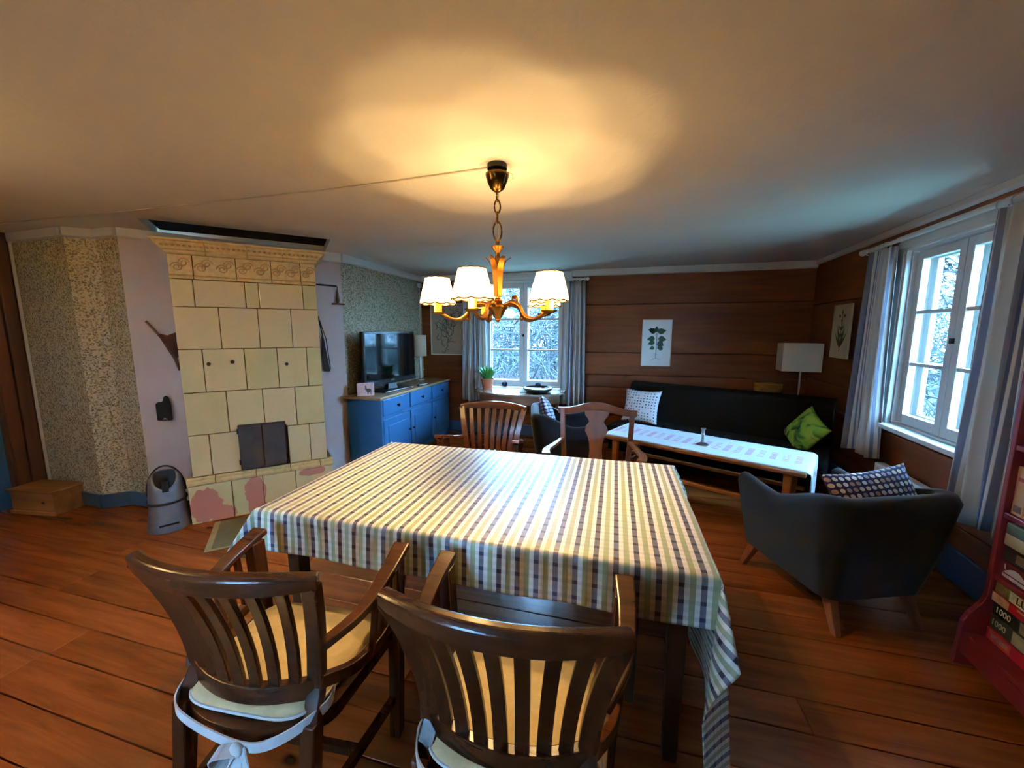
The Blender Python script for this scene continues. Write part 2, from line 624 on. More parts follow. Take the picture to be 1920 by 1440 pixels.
    def build(self, name, mats, parent=None, smooth=None, bevel=0.0, segs=2, solid=0.0, subsurf=0, loc=None, rot=None):
        o = bpy.data.objects.new(name, self.mesh(name, mats, smooth))
        COL.objects.link(o)
        if parent is not None:
            o.parent = parent
        if loc:
            o.location = loc
        if rot:
            o.rotation_euler = rot
        if solid:
            m = o.modifiers.new('thickness', 'SOLIDIFY')
            m.thickness = solid
            m.offset = 0
        if bevel:
            m = o.modifiers.new('edge', 'BEVEL')
            m.width = bevel
            m.segments = segs
            m.limit_method = 'ANGLE'
            m.angle_limit = radians(40)
        if subsurf:
            m = o.modifiers.new('subdivision', 'SUBSURF')
            m.levels = m.render_levels = subsurf
        return o


def empty(name, loc=(0, 0, 0), rz=0.0, parent=None):
    o = bpy.data.objects.new(name, None)
    COL.objects.link(o)
    o.location = loc
    o.rotation_euler = (0, 0, rz)
    o.empty_display_size = 0.1
    if parent:
        o.parent = parent
    return o


def tag(o, label, cat, group=None):
    o['label'] = label
    o['category'] = cat
    if group:
        o['group'] = group
    return o


def struct(o):
    o['kind'] = 'structure'
    return o


def link_copy(o, parent=None, name=None):
    c = o.copy()
    COL.objects.link(c)
    if parent is not None:
        c.parent = parent
    return c


def copy_tree(o, parent=None):
    c = o.copy()
    COL.objects.link(c)
    c.parent = parent
    for ch in list(o.children):
        copy_tree(ch, c)
    return c


def text_part(name, body, size, mat, parent, loc, rot, extrude=0.0006, align='CENTER'):
    cu = bpy.data.curves.new(name, 'FONT')
    cu.body = body
    cu.size = size
    cu.extrude = extrude
    cu.align_x = align
    cu.align_y = 'CENTER'
    cu.materials.append(M[mat] if isinstance(mat, str) else mat)
    tmp = bpy.data.objects.new('tmp', cu)
    COL.objects.link(tmp)
    dg = bpy.context.evaluated_depsgraph_get()
    me = bpy.data.meshes.new_from_object(tmp.evaluated_get(dg))
    bpy.data.objects.remove(tmp)
    bpy.data.curves.remove(cu)
    o = bpy.data.objects.new(name, me)
    COL.objects.link(o)
    o.parent = parent
    o.location = loc
    o.rotation_euler = rot
    return o


def lerp(a, b, t):
    return a + (b - a) * t


def spline(pts, n=8):
    """Catmull-Rom through the points"""
    P = [Vector(p) for p in pts]
    P = [P[0] * 2 - P[1]] + P + [P[-1] * 2 - P[-2]]
    out = []
    for i in range(1, len(P) - 2):
        for k in range(n):
            t = k / n
            p0, p1, p2, p3 = P[i - 1], P[i], P[i + 1], P[i + 2]
            out.append(0.5 * ((2 * p1) + (p2 - p0) * t + (2 * p0 - 5 * p1 + 4 * p2 - p3) * t * t + (3 * p1 - p0 - 3 * p2 + p3) * t ** 3))
    out.append(P[-2])
    return [tuple(p) for p in out]


# ------------------------------------------------------------------ the room
CEIL = 2.225
LX, BY = -2.72, 5.11          # left wall and back wall planes
R0 = (2.13, 5.12)             # back right corner; the right wall runs towards the camera from here
RANG = atan2(-0.9975, -0.0713)
FRONT = -1.7                  # wall behind the camera
FARX = -4.72                  # wall with the blue door


def rw(s, d=0.0, z=0.0):
    """point on the right wall: s metres from the back corner, d metres into the room"""
    return (R0[0] - 0.0713 * s - 0.9975 * d, R0[1] - 0.9975 * s + 0.0713 * d, z)


# floor: a dark bed with one board per child
fb = MB().box(FARX - 0.2, 2.35, FRONT - 0.2, BY + 0.2, -0.10, -0.022)
floor = struct(fb.build('floor', 'gap'))
random.seed(11)
board_cache = {}
y = FRONT
wi = 0
while y < BY + 0.05:
    w = random.choice((0.150, 0.165, 0.185, 0.175))
    x = FARX - 0.1 - random.random() * 1.5
    while x < 2.3:
        L = random.choice((2.2, 2.8, 3.4, 4.2))
        x0, x1 = max(x, FARX - 0.1), min(x + L, 2.3)
        if x1 - x0 > 0.05:
            key = (round(x1 - x0, 2), w)
            if key not in board_cache:
                board_cache[key] = MB().box(0, key[0] - 0.0022, 0, w - 0.005, -0.024, 0).mesh('floor_board', 'floor')
            o = bpy.data.objects.new('floor_board', board_cache[key])
            COL.objects.link(o)
            o.parent = floor
            o.location = (x0, y, random.uniform(-0.0012, 0))
            bv = o.modifiers.new('edge', 'BEVEL')
            bv.width = 0.002
            bv.segments = 1
        x += L
    y += w

# ceiling with the opening over the tiled stove
HA, HB = (-3.23, 2.02), (-2.37, 2.89)
NX, NY = -0.712, 0.702
HC, HD = (HB[0] + NX * 0.62, HB[1] + NY * 0.62), (HA[0] + NX * 0.62, HA[1] + NY * 0.62)
outer = [(FARX - 0.2, FRONT - 0.2), (2.4, FRONT - 0.2), (2.4, BY + 0.2), (FARX - 0.2, BY + 0.2)]
hole = [HA, HB, HC, HD]
allp = outer + hole
tri = tessellate_polygon([[Vector((p[0], p[1], 0)) for p in outer], [Vector((p[0], p[1], 0)) for p in hole]])
cb = MB()
cb.add([(p[0], p[1], CEIL) for p in allp] + [(p[0], p[1], CEIL + 0.06) for p in allp],
       [tuple(t) for t in tri] + [tuple(i + 8 for i in t) for t in tri]
       + [(4 + i, 4 + (i + 1) % 4, 12 + (i + 1) % 4, 12 + i) for i in range(4)] + [(i, (i + 1) % 4, 8 + (i + 1) % 4, 8 + i) for i in range(4)])
ceiling = struct(cb.build('ceiling', 'ceiling'))
vb = MB()
vz = CEIL + 0.03
pts = [(p[0], p[1]) for p in hole]
big = [(p[0] + (p[0] - (-3.0)) * 0.06, p[1] + (p[1] - 2.7) * 0.06) for p in pts]
vb.add([(p[0], p[1], vz) for p in big] + [(p[0], p[1], CEIL + 0.6) for p in big],
       [(i, (i + 1) % 4, 4 + (i + 1) % 4, 4 + i) for i in range(4)] + [(4, 5, 6, 7)])
void = struct(vb.build('ceiling_void', 'voidbrown', ceiling, solid=0.02))


def timber_rows(wall, length, holes, zs, depth=0.05, joints=()):
    """horizontal timbers as children of a wall, cut around a window hole (s0,s1,z0,z1) in wall space (x along, -y into room)"""
    for a, b in zip(zs[:-1], zs[1:]):
        cuts = [(0.0, length, a, b)]
        for (h0, h1, q0, q1) in holes:
            nxt = []
            for (s0, s1, z0, z1) in cuts:
                if h1 <= s0 or h0 >= s1 or q1 <= z0 or q0 >= z1:
                    nxt.append((s0, s1, z0, z1))
                    continue
                if h0 - s0 > 0.02:
                    nxt.append((s0, h0, z0, z1))
                if s1 - h1 > 0.02:
                    nxt.append((h1, s1, z0, z1))
                m0, m1 = max(s0, h0), min(s1, h1)
                if q0 - z0 > 0.03:
                    nxt.append((m0, m1, z0, q0))
                if z1 - q1 > 0.03:
                    nxt.append((m0, m1, q1, z1))
            cuts = nxt
        for (s0, s1, z0, z1) in cuts:
            pr = random.uniform(0.0, 0.008)
            m = MB().box(s0, s1, -depth - pr, 0.0, z0 + 0.003, z1 - 0.003)
            m.build('wall_timber', 'timber', wall, bevel=0.006, segs=2)


def shell_wall(name, loc, rz, length, height, holes, mat, thick=0.055):
    """wall core standing behind its facing; local x along, local +y outwards"""
    m = MB()
    if holes:
        h0, h1, q0, q1 = holes[0]
        m.box(0, h0, 0, thick, 0, height)
        m.box(h1, length, 0, thick, 0, height)
        m.box(h0, h1, 0, thick, 0, q0)
        m.box(h0, h1, 0, thick, q1, height)
    else:
        m.box(0, length, 0, thick, 0, height)
    o = m.build(name, mat)
    o.location = loc
    o.rotation_euler = (0, 0, rz)
    return struct(o)


random.seed(3)
W1 = (0.93, 2.10, 0.66, 2.12)       # window opening in the back wall (metres from its left corner)
wall_back = shell_wall('wall_back', (LX, BY + 0.05, 0), 0, 4.95, CEIL, [W1], 'gap')
timber_rows(wall_back, 4.95, [W1], [0, 0.36, 0.735, 0.895, 1.18, 1.785, 2.225])
W2 = (1.70, 2.72, 0.74, 2.06)
wall_right = shell_wall('wall_right', (R0[0] + 0.05 * 0.9975, R0[1] - 0.05 * 0.0713, 0), RANG, 6.9, CEIL, [W2], 'gap')
timber_rows(wall_right, 6.9, [W2], [0, 0.33, 0.70, 0.93, 1.22, 1.74, 2.225])

# left side: papered wall, whitewashed chimney breast across the corner, papered pier, wall with the door
CH0, CH1 = (-3.66, 2.15), (LX, 3.43)


def plan_wall(name, pts, mat, thick=0.12, z0=0.0, z1=CEIL):
    m = MB()
    n = len(pts)
    off = []
    for i in range(n):
        a = Vector(pts[max(i - 1, 0)])
        b = Vector(pts[min(i + 1, n - 1)])
        d = (b - a).normalized()
        off.append((pts[i][0] - d.y * thick, pts[i][1] + d.x * thick))
    vs = [(p[0], p[1], z0) for p in pts] + [(p[0], p[1], z0) for p in off] + [(p[0], p[1], z1) for p in pts] + [(p[0], p[1], z1) for p in off]
    fs = []
    for i in range(n - 1):
        fs += [(i, i + 1, 2 * n + i + 1, 2 * n + i), (n + i, n + i + 1, 3 * n + i + 1, 3 * n + i), (2 * n + i, 2 * n + i + 1, 3 * n + i + 1, 3 * n + i), (i, i + 1, n + i + 1, n + i)]
    fs += [(0, n, 3 * n, 2 * n), (n - 1, 2 * n - 1, 4 * n - 1, 3 * n - 1)]
    m.add(vs, fs)
    return struct(m.build(name, mat))


plan_wall('wall_left', [CH1, (LX, BY + 0.06)], 'wallpaper')
plan_wall('wall_chimney', [CH0, (-3.19, 2.79), CH1], 'plaster', z1=CEIL + 0.005)
PIER = [(FARX - 0.05, 2.07), (-4.03, 2.035), (-3.885, 2.15), CH0]
plan_wall('wall_pier', PIER, 'wallpaper')
m = MB()
m.box(FARX - 0.15, FARX, FRONT, 0.86, 0, CEIL)
m.box(FARX - 0.15, FARX, 1.86, 2.2, 0, CEIL)
m.box(FARX - 0.15, FARX, 0.86, 1.86, 2.02, CEIL)
wall_door = struct(m.build('wall_far_left', 'browndoor'))
for k in range(2):
    MB().box(FARX - 0.005, FARX + 0.018 + 0.004 * k, 1.87 + 0.085 * k, 1.945 + 0.085 * k, 0, 2.19).build('frame_board', 'browndoor', wall_door, bevel=0.006)
struct(MB().box(FARX - 0.01, FARX + 0.01, 2.044, 2.062, 0.12, 2.19).build('trim_7', 'white'))
door = struct(empty('door_1', (FARX - 0.08, 0.86, 0)))
MB().box(-0.02, 0.02, 0.0, 1.0, 0.0, 2.02).build('door_leaf', 'bluedoor', door)
for z0, z1 in ((0.12, 0.95), (1.07, 1.90)):
    for y0, y1 in ((0.10, 0.46), (0.54, 0.90)):
        MB().box(0.02, 0.032, y0, y1, z0, z1).build('door_panel', 'bluedoor', door, bevel=0.01)
hm = MB().tube([(0.02, 0.92, 1.0), (0.06, 0.92, 1.0), (0.065, 0.83, 1.0)], 0.008)
hm.build('door_handle', 'brassdark', door)
m = MB()
m.box(FARX - 0.2, -1.60, FRONT - 0.2, FRONT, 0, CEIL).box(-0.90, 2.0, FRONT - 0.2, FRONT, 0, CEIL)
m.box(-1.60, -0.90, FRONT - 0.2, FRONT, 0, 0.72).box(-1.60, -0.90, FRONT - 0.2, FRONT, 1.98, CEIL)
struct(m.build('wall_front', 'wallpaper'))

# white cornice strips
def strip(name, p, q, h, d, z1=CEIL, mat='white', z0=None, inward=1):
    P, Q = Vector(p), Vector(q)
    t = (Q - P).normalized()
    nrm = Vector((t.y, -t.x)) * inward
    a, b = P + nrm * d, Q + nrm * d
    zb = z1 - h if z0 is None else z0
    mm = MB().add([(P.x, P.y, zb), (Q.x, Q.y, zb), (b.x, b.y, zb + 0.012), (a.x, a.y, zb + 0.012), (P.x, P.y, z1), (Q.x, Q.y, z1), (b.x, b.y, z1), (a.x, a.y, z1)],
                  [(0, 1, 2, 3), (4, 5, 6, 7), (0, 1, 5, 4), (2, 3, 7, 6), (1, 2, 6, 5), (3, 0, 4, 7)])
    return struct(mm.build(name, mat, bevel=0.006))


rwa, rwb = rw(0.0), rw(6.8)
strip('trim_1', (LX, BY - 0.004), (R0[0], BY - 0.004), 0.085, 0.035)
strip('trim_2', rwa[:2], rwb[:2], 0.055, 0.03)
strip('trim_3', CH1, (LX, BY), 0.08, 0.035)
for k in range(len(PIER) - 1):
    strip('trim_%d' % (4 + k), PIER[k], PIER[k + 1], 0.075, 0.03)
strip('trim_8', CH0, (-3.40, 2.504), 0.075, 0.03)
strip('trim_9', (-2.93, 3.145), CH1, 0.10, 0.04)
# blue skirting boards
strip('baseboard_left', CH1, (LX, BY), 0, 0.018, z1=0.15, mat='blueskirt', z0=0.0)
for k in range(len(PIER) - 1):
    strip('baseboard_pier_%d' % (k + 1), PIER[k], PIER[k + 1], 0, 0.02, z1=0.125, mat='blueskirt', z0=0.0)
strip('baseboard_right', rw(0.0)[:2], rw(6.8)[:2], 0, 0.022, z1=0.20, mat='blueskirt', z0=0.0)
strip('baseboard_back', (LX, BY - 0.004), (R0[0], BY - 0.004), 0, 0.02, z1=0.16, mat='blueskirt', z0=0.0)


# ------------------------------------------------------------------ windows
def make_window(name, loc, rz, s0, s1, z0, z1, catch=True):
    """two-leaf casement, three panes high, inner and outer sashes; local x along the wall, local -y into the room"""
    w = struct(empty(name, loc, rz))
    # reveal boards lining the opening
    MB().box(s0 - 0.03, s0, -0.045, 0.10, z0, z1).build('reveal', 'white', w)
    MB().box(s1, s1 + 0.03, -0.045, 0.10, z0, z1).build('reveal', 'white', w)
    MB().box(s0 - 0.03, s1 + 0.03, -0.045, 0.10, z1, z1 + 0.03).build('reveal', 'white', w)
    MB().box(s0 - 0.03, s1 + 0.03, -0.03, 0.10, z0 - 0.03, z0).build('reveal', 'white', w)
    # casing on the room side
    for a, b in ((s0 - 0.115, s0 - 0.012), (s1 + 0.012, s1 + 0.115)):
        c = MB().box(a, b, -0.075, -0.045, z0 - 0.02, z1 + 0.012)
        c.box(a + 0.02, b - 0.02, -0.082, -0.074, z0 - 0.02, z1 + 0.012)
        c.build('casing', 'white', w, bevel=0.004)
    hd = MB().box(s0 - 0.115, s1 + 0.115, -0.075, -0.045, z1 + 0.012, z1 + 0.10)
    hd.box(s0 - 0.125, s1 + 0.125, -0.092, -0.044, z1 + 0.10, z1 + 0.118)
    hd.box(s0 - 0.115, s1 + 0.115, -0.083, -0.074, z1 + 0.03, z1 + 0.075)
    hd.build('casing', 'white', w, bevel=0.004)
    MB().box(s0 - 0.13, s1 + 0.13, -0.125, -0.03, z0 - 0.045, z0 - 0.012).build('window_sill', 'white', w, bevel=0.006)
    mid = (s0 + s1) / 2
    fr = 0.055
    for (yy, th) in ((0.0, 0.04), (0.075, 0.03)):
        for (a, b) in ((s0 + 0.006, mid - 0.002), (mid + 0.002, s1 - 0.006)):
            sm = MB().box(a, a + fr, yy - th / 2, yy + th / 2, z0 + 0.006, z1 - 0.006)
            sm.box(b - fr, b, yy - th / 2, yy + th / 2, z0 + 0.006, z1 - 0.006)
            sm.box(a + fr, b - fr, yy - th / 2, yy + th / 2, z0 + 0.006, z0 + 0.006 + fr + 0.01)
            sm.box(a + fr, b - fr, yy - th / 2, yy + th / 2, z1 - 0.006 - fr, z1 - 0.006)
            sash = sm.build('sash', 'white', w, bevel=0.003)
            g0, g1 = z0 + 0.016 + fr, z1 - 0.006 - fr
            hgt = (g1 - g0) / 3
            for k in range(3):
                MB().box(a + fr - 0.004, b - fr + 0.004, yy - 0.002, yy + 0.002, g0 + k * hgt + (0.006 if k else -0.004), g0 + (k + 1) * hgt - (0.006 if k < 2 else -0.004)).build('pane', 'glass', sash)
                if k:
                    MB().box(a + fr, b - fr, yy - 0.014, yy + 0.014, g0 + k * hgt - 0.011, g0 + k * hgt + 0.011).build('muntin', 'white', sash)
    if catch:
        MB().box(mid - 0.012, mid + 0.012, -0.034, -0.02, (z0 + z1) / 2 - 0.02, (z0 + z1) / 2 + 0.012).build('catch', 'black', w)
    return w


make_window('window_1', (LX, BY, 0), 0, 0.985, 2.045, 0.715, 2.085)
make_window('window_3', (0.0, FRONT - 0.05, 0), pi, 0.95, 1.55, 0.76, 1.93)
make_window('window_2', (R0[0], R0[1], 0), RANG, 1.765, 2.645, 0.80, 1.995)


# ------------------------------------------------------------------ tiled stove
def make_stove():
    st = empty('tiled_stove', (-3.04, 2.013, 0), radians(45))
    tag(st, 'cream tiled corner stove with dark iron door and moulded cornice', 'stove')
    X0, X1 = 0.03, 0.952
    W = X1 - X0
    DEP = 0.52
    core = MB().box(X0 + 0.012, X1 - 0.012, 0.045, DEP, 0.0, 2.05)
    core.box(0.012, 0.973, 0.02, DEP, 0.0, 0.32)
    core.build('core', 'grout', st)

    def tile(x0, x1, z0, z1, y0, y1, mat='tile', name='tile', bev=0.004, proud=0.0):
        g = 0.0022
        return MB().box(x0 + g, x1 - g, y0 - proud, y1, z0 + g, z1 - g).build(name, mat, st, bevel=bev)

    random.seed(5)
    rows = [(0.36, 0.68, (0, .135, .345, .69, .865, 1)), (0.68, 1.0, (0, .277, .53, .773, 1)), (1.0, 1.32, (0, .15, .426, .66, .885, 1)),
            (1.32, 1.626, (0, .282, .545, .785, 1)), (1.626, 1.82, (0, .139, .472, .566, .889, 1))]
    for ri, (z0, z1, fr) in enumerate(rows):
        for k in range(len(fr) - 1):
            a, b = X0 + W * fr[k], X0 + W * fr[k + 1]
            if ri == 0 and k == 2:
                continue
            # edge tiles wrap round the corner onto the side
            tile(a, b, z0, z1, 0.022 + random.uniform(-0.003, 0.003), 0.06, proud=0.0)
        for side in (X0, X1):       # side faces
            for q in range(2):
                y0 = 0.062 + q * 0.23
                if side == X0:
                    MB().box(X0, X0 + 0.02, y0, y0 + 0.226, z0 + .002, z1 - .002).build('tile', 'tile', st, bevel=0.004)
                else:
                    MB().box(X1 - 0.02, X1, y0, y0 + 0.226, z0 + .002, z1 - .002).build('tile', 'tile', st, bevel=0.004)
    # plinth and its moulded ledge
    pf = (0, .265, .47, .70, .985)
    for k in range(4):
        tile(pf[k], pf[k + 1], 0.0, 0.30, 0.0, 0.05, 'tileworn', 'plinth_tile')
    for x0, x1 in ((0.0, 0.02), (0.965, 0.985)):
        MB().box(x0, x1, 0.052, DEP, 0.002, 0.298).build('plinth_tile', 'tileworn', st, bevel=0.004)
    lf = (-0.005, .17, .43, .67, .89, .99)
    for k in range(5):
        prof = [(0.06, 0.302), (-0.004, 0.302), (-0.008, 0.318), (0.0, 0.336), (0.012, 0.345), (0.018, 0.358), (0.06, 0.358)]
        MB().prism(prof, 0, lf[k] + 0.002, lf[k + 1] - 0.002).build('ledge_tile', 'relief', st, bevel=0.002)
    # moulding, frieze with scrolls, cornice
    ff = (0, .15, .424, .666, .882, 1)
    for k in range(5):
        a, b = X0 + W * ff[k], X0 + W * ff[k + 1]
        t = tile(a, b, 1.845, 1.99, 0.018, 0.06, 'relief', 'frieze_tile')
        r = MB()
        n = 1 if b - a < 0.17 else 2
        for q in range(n):
            cx = a + (b - a) * (q + 0.5) / n
            for sgn in (-1, 1):
                path = []
                for i in range(22):
                    an = i * 0.48
                    rr = 0.036 * (1 - i / 26)
                    path.append((cx + sgn * (0.028 * 0 + rr * cos(an)) + sgn * 0.018, 0.016, 1.917 + sgn * 0.016 + rr * 0.9 * sin(an)))
                r.tube(path, 0.0042, 5)
            r.sphere((cx, 0.016, 1.917), (0.011, 0.006, 0.011), 8, 6)
        r.build('relief', 'reliefshade', t, smooth=60)
        MB().prism([(0.06, 1.822), (0.012, 1.822), (0.008, 1.834), (0.014, 1.845), (0.06, 1.845)], 0, a + .002, b - .002).build('moulding', 'relief', st)
    cf = (0.0, .24, .51, .76, 1.0)
    prof = [(0.0, 1.99), (0.010, 2.0), (0.012, 2.012), (0.028, 2.02), (0.032, 2.03), (0.052, 2.05), (0.060, 2.065), (0.075, 2.07), (0.075, 2.082)]
    for k in range(4):
        cm = MB()
        vs, fs = [], []
        for (e, z) in prof:
            xa = X0 - e if k == 0 else X0 + W * cf[k] + .0015
            xb = X1 + e if k == 3 else X0 + W * cf[k + 1] - .0015
            vs += [(xa, 0.020 - e, z), (xb, 0.020 - e, z), (xb, 0.10, z), (xa, 0.10, z)]
        n = len(prof)
        for i in range(n - 1):
            for q in range(4):
                fs.append((i * 4 + q, i * 4 + (q + 1) % 4, i * 4 + 4 + (q + 1) % 4, i * 4 + 4 + q))
        fs += [(0, 1, 2, 3), tuple((n - 1) * 4 + q for q in range(4))]
        cm.add(vs, fs)
        c = cm.build('cornice_tile', 'relief', st)
        xa = X0 - 0.03 if k == 0 else X0 + W * cf[k]
        xb = X1 + 0.03 if k == 3 else X0 + W * cf[k + 1]
        bd = MB()
        nb = max(3, int((xb - xa) / 0.03))
        for q in range(nb):
            bd.sphere((lerp(xa, xb, (q + 0.5) / nb), -0.024, 2.043), (0.011, 0.008, 0.010), 6, 4)
        bd.build('beading', 'reliefshade', c, smooth=60)
    for s in (0, 1):
        cm = MB()
        vs, fs = [], []
        for (e, z) in prof:
            xs = (X0 - e, X0 + 0.05) if s == 0 else (X1 - 0.05, X1 + e)
            vs += [(xs[0], 0.1005, z), (xs[1], 0.1005, z), (xs[1], DEP, z), (xs[0], DEP, z)]
        n = len(prof)
        for i in range(n - 1):
            for q in range(4):
                fs.append((i * 4 + q, i * 4 + (q + 1) % 4, i * 4 + 4 + (q + 1) % 4, i * 4 + 4 + q))
        fs += [(0, 1, 2, 3), tuple((n - 1) * 4 + q for q in range(4))]
        cm.add(vs, fs).build('cornice_tile', 'relief', st)
    # iron door leaves
    d = MB().box(0.337, 0.656, -0.004, 0.05, 0.368, 0.727).build('door_frame', 'iron', st, bevel=0.004)
    MB().box(0.343, 0.494, -0.016, -0.004, 0.374, 0.721).build('door', 'iron', st, bevel=0.003)
    MB().box(0.499, 0.650, -0.016, -0.004, 0.374, 0.721).build('door', 'iron', st, bevel=0.003)
    for z in (0.42, 0.665):
        MB().tube([(0.338, -0.014, z), (0.338, -0.014, z + 0.04)], 0.007).build('hinge', 'black', st)
        MB().tube([(0.655, -0.014, z), (0.655, -0.014, z + 0.04)], 0.007).build('hinge', 'black', st)
    for (x, z) in ((0.20, 1.21), (0.345, 1.22), (0.70, 1.19)):
        MB().lathe([(0.013, 0.0), (0.013, 0.006), (0.006, 0.008)], 10).build('damper_plug', 'black', st, loc=(x, 0.022, z), rot=(radians(90), 0, 0))
    return st


make_stove()
# greenish metal hearth sheet on the floor before the stove
hs = empty('hearth_sheet', (-2.905, 2.085, 0), radians(45))
tag(hs, 'worn greenish floor sheet with yellowed edge before the tiled stove', 'hearth sheet')
MB().box(0.0, 0.66, -0.47, 0.0, 0.001, 0.005).build('plate', 'slab', hs)
for (a, b, c, d) in ((0, .66, -.47, -.45), (0, .035, -.45, 0)):
    MB().box(a, b, c, d, 0.0045, 0.007).build('edge_strip', 'slabedge', hs)

# coal scuttle beside the stove
sc_ = empty('coal_scuttle', (-3.195, 1.972, 0), radians(56))
sc_.scale = (1, 1, 1.05)
tag(sc_, 'grey galvanised coal scuttle standing left of the tiled stove', 'coal scuttle')


def scut_wave(i, a, r, z):
    return r * (1.0 + 0.12 * abs(sin(a))), z


MB().lathe([(0.128, 0.0), (0.130, 0.015), (0.112, 0.12), (0.105, 0.20)], 28, wave=scut_wave).build('base', 'zinc', sc_, smooth=40)
MB().tube([(0.112 * cos(a) * (1 + .12 * abs(sin(a))), 0.112 * sin(a) * (1 + .12 * abs(sin(a))), 0.20) for a in [2 * pi * k / 28 for k in range(28)]], 0.006, 6, closed=True).build('rim_band', 'iron', sc_, smooth=60)
bk = MB()


def scut(u, v):
    a = 2 * pi * u
    front = max(0.0, -sin(a)) ** 1.5
    top = 0.40 - 0.10 * front
    r = lerp(0.106, 0.088, v) * (1 + 0.10 * abs(sin(a)))
    if v > 0.8:
        r *= 1 - (v - 0.8) * (1.6 * (1 - front))
    return (r * cos(a), r * sin(a), lerp(0.20, top, v))


bk.grid(scut, 32, 8)
bk.build('bucket', 'zinc', sc_, smooth=60, solid=0.004)
MB().box(-0.018, 0.018, -0.112, -0.100, 0.285, 0.365).build('pouring_slot', 'black', sc_)
MB().tube([(0.11 * cos(t), 0.02, 0.24 + 0.20 * sin(t)) for t in [pi * k / 16 for k in range(17)]], 0.006, 6).build('bail_handle', 'iron', sc_, smooth=60)
MB().box(-0.055, 0.055, -0.151, -0.142, 0.055, 0.065).build('vent_slot', 'black', sc_)

# pine box in the corner by the door
bx = empty('wooden_box', (-4.46, 1.92, 0), radians(8))
tag(bx, 'low pine box with lid standing in the corner by the blue door', 'wooden box')
MB().box(-0.20, 0.20, -0.10, 0.10, 0.0, 0.18).build('box_body', 'boxpine', bx, bevel=0.003)
MB().box(-0.225, 0.215, -0.115, 0.115, 0.182, 0.20).build('lid', 'boxpine', bx, bevel=0.004)
MB().box(-0.21, 0.21, -0.112, -0.1005, 0.0, 0.028).build('foot_rail', 'boxpine', bx, bevel=0.003)
MB().sphere((0.10, -0.1005, 0.10), (0.018, 0.002, 0.010), 10, 6).build('knot', 'gap', bx)

# tools on the whitewashed chimney breast: local x along the breast from its left end, local -y towards the room
CHANG = atan2(CH1[1] - CH0[1], CH1[0] - CH0[0])


def chpt(s, d=0.0, z=0.0):
    return (CH0[0] + cos(CHANG) * s + sin(CHANG) * d, CH0[1] + sin(CHANG) * s - cos(CHANG) * d, z)


bl = empty('wooden_bellows', chpt(0.24, 0.03, 1.35), CHANG)
tag(bl, 'brown wooden tool with slanting handles hanging left of the stove', 'hand tool')
MB().tube([(-0.14, 0, 0.18), (-0.06, 0, 0.05), (0.01, 0, -0.12), (0.03, 0, -0.22)], [0.008, 0.009, 0.012, 0.010]).build('handle', 'redwood', bl, smooth=60)
MB().tube([(0.06, 0, 0.27), (0.05, 0, 0.05), (0.035, 0, -0.22)], [0.010, 0.011, 0.010]).build('handle', 'redwood', bl, smooth=60)
MB().prism([(-0.085, 0.085), (-0.02, 0.07), (0.048, 0.10), (0.045, -0.10), (0.015, -0.12)], 1, -0.008, 0.008).build('panel', 'darkwood', bl)

mt = empty('oven_mitt', chpt(0.14, 0.022, 0.83), CHANG)
tag(mt, 'black oven mitt hanging on the white chimney wall', 'oven mitt')
mp_ = MB().prism([(-0.045, -0.10), (0.05, -0.11), (0.05, 0.03), (0.038, 0.085), (0.022, 0.10), (0.006, 0.085), (0.0, 0.05), (-0.028, 0.05), (-0.045, 0.04)], 1, -0.018, 0.018)
mp_.build('mitt', 'mitt', mt, bevel=0.01, segs=3)
MB().prism([(-0.015, -0.092), (0.02, -0.096), (0.003, -0.08)], 1, -0.0195, -0.0178).build('cuff_mark', 'tie', mt)

hk = empty('wall_hook', chpt(1.38, 0.0, 1.90), CHANG)
tag(hk, 'black iron bar sticking out from the wall right of the stove', 'wall hook')
MB().sweep([(-0.10, -0.06, 0), (0.0, -0.03, 0.004), (0.155, -0.03, 0.0)], [(-.006, -.008), (.006, -.008), (.006, .008), (-.006, .008)]).build('bar', 'black', hk)
MB().tube([(0.155, -0.03, 0.0), (0.162, -0.03, -0.012), (0.160, -0.03, -0.03)], 0.004).build('hook_tip', 'black', hk)
sw = empty('wooden_spindle', chpt(1.54, 0.03, 1.73), CHANG)
tag(sw, 'turned brown wooden spindle with cross bar hanging from the iron bar', 'hand tool')
MB().lathe([(0.004, 0.15), (0.006, 0.13), (0.014, 0.06), (0.017, 0.03), (0.010, 0.0)], 12).build('spindle', 'redwood', sw, smooth=60)
MB().tube([(-0.06, 0, -0.006), (-0.03, 0, -0.004), (0.06, 0, -0.006)], 0.009).build('cross_bar', 'redwood', sw, smooth=60)
fg = empty('fire_shovel', chpt(1.37, 0.05, 1.05), CHANG)
tag(fg, 'long dark iron fire tongs and blade hanging right of the stove', 'fire tool')
MB().tube([(-0.03, 0, 0.55), (0.01, 0, 0.30), (0.035, 0, 0.02)], 0.006).build('rod', 'black', fg)
MB().tube([(-0.03, 0, 0.55), (0.03, 0, 0.33), (0.055, 0, 0.02)], 0.005).build('rod', 'brassdark', fg)
MB().prism([(-0.01, 0.36), (0.015, 0.28), (0.05, 0.0), (0.0, 0.01), (-0.015, 0.18)], 1, -0.006, 0.006).build('blade', 'black', fg)


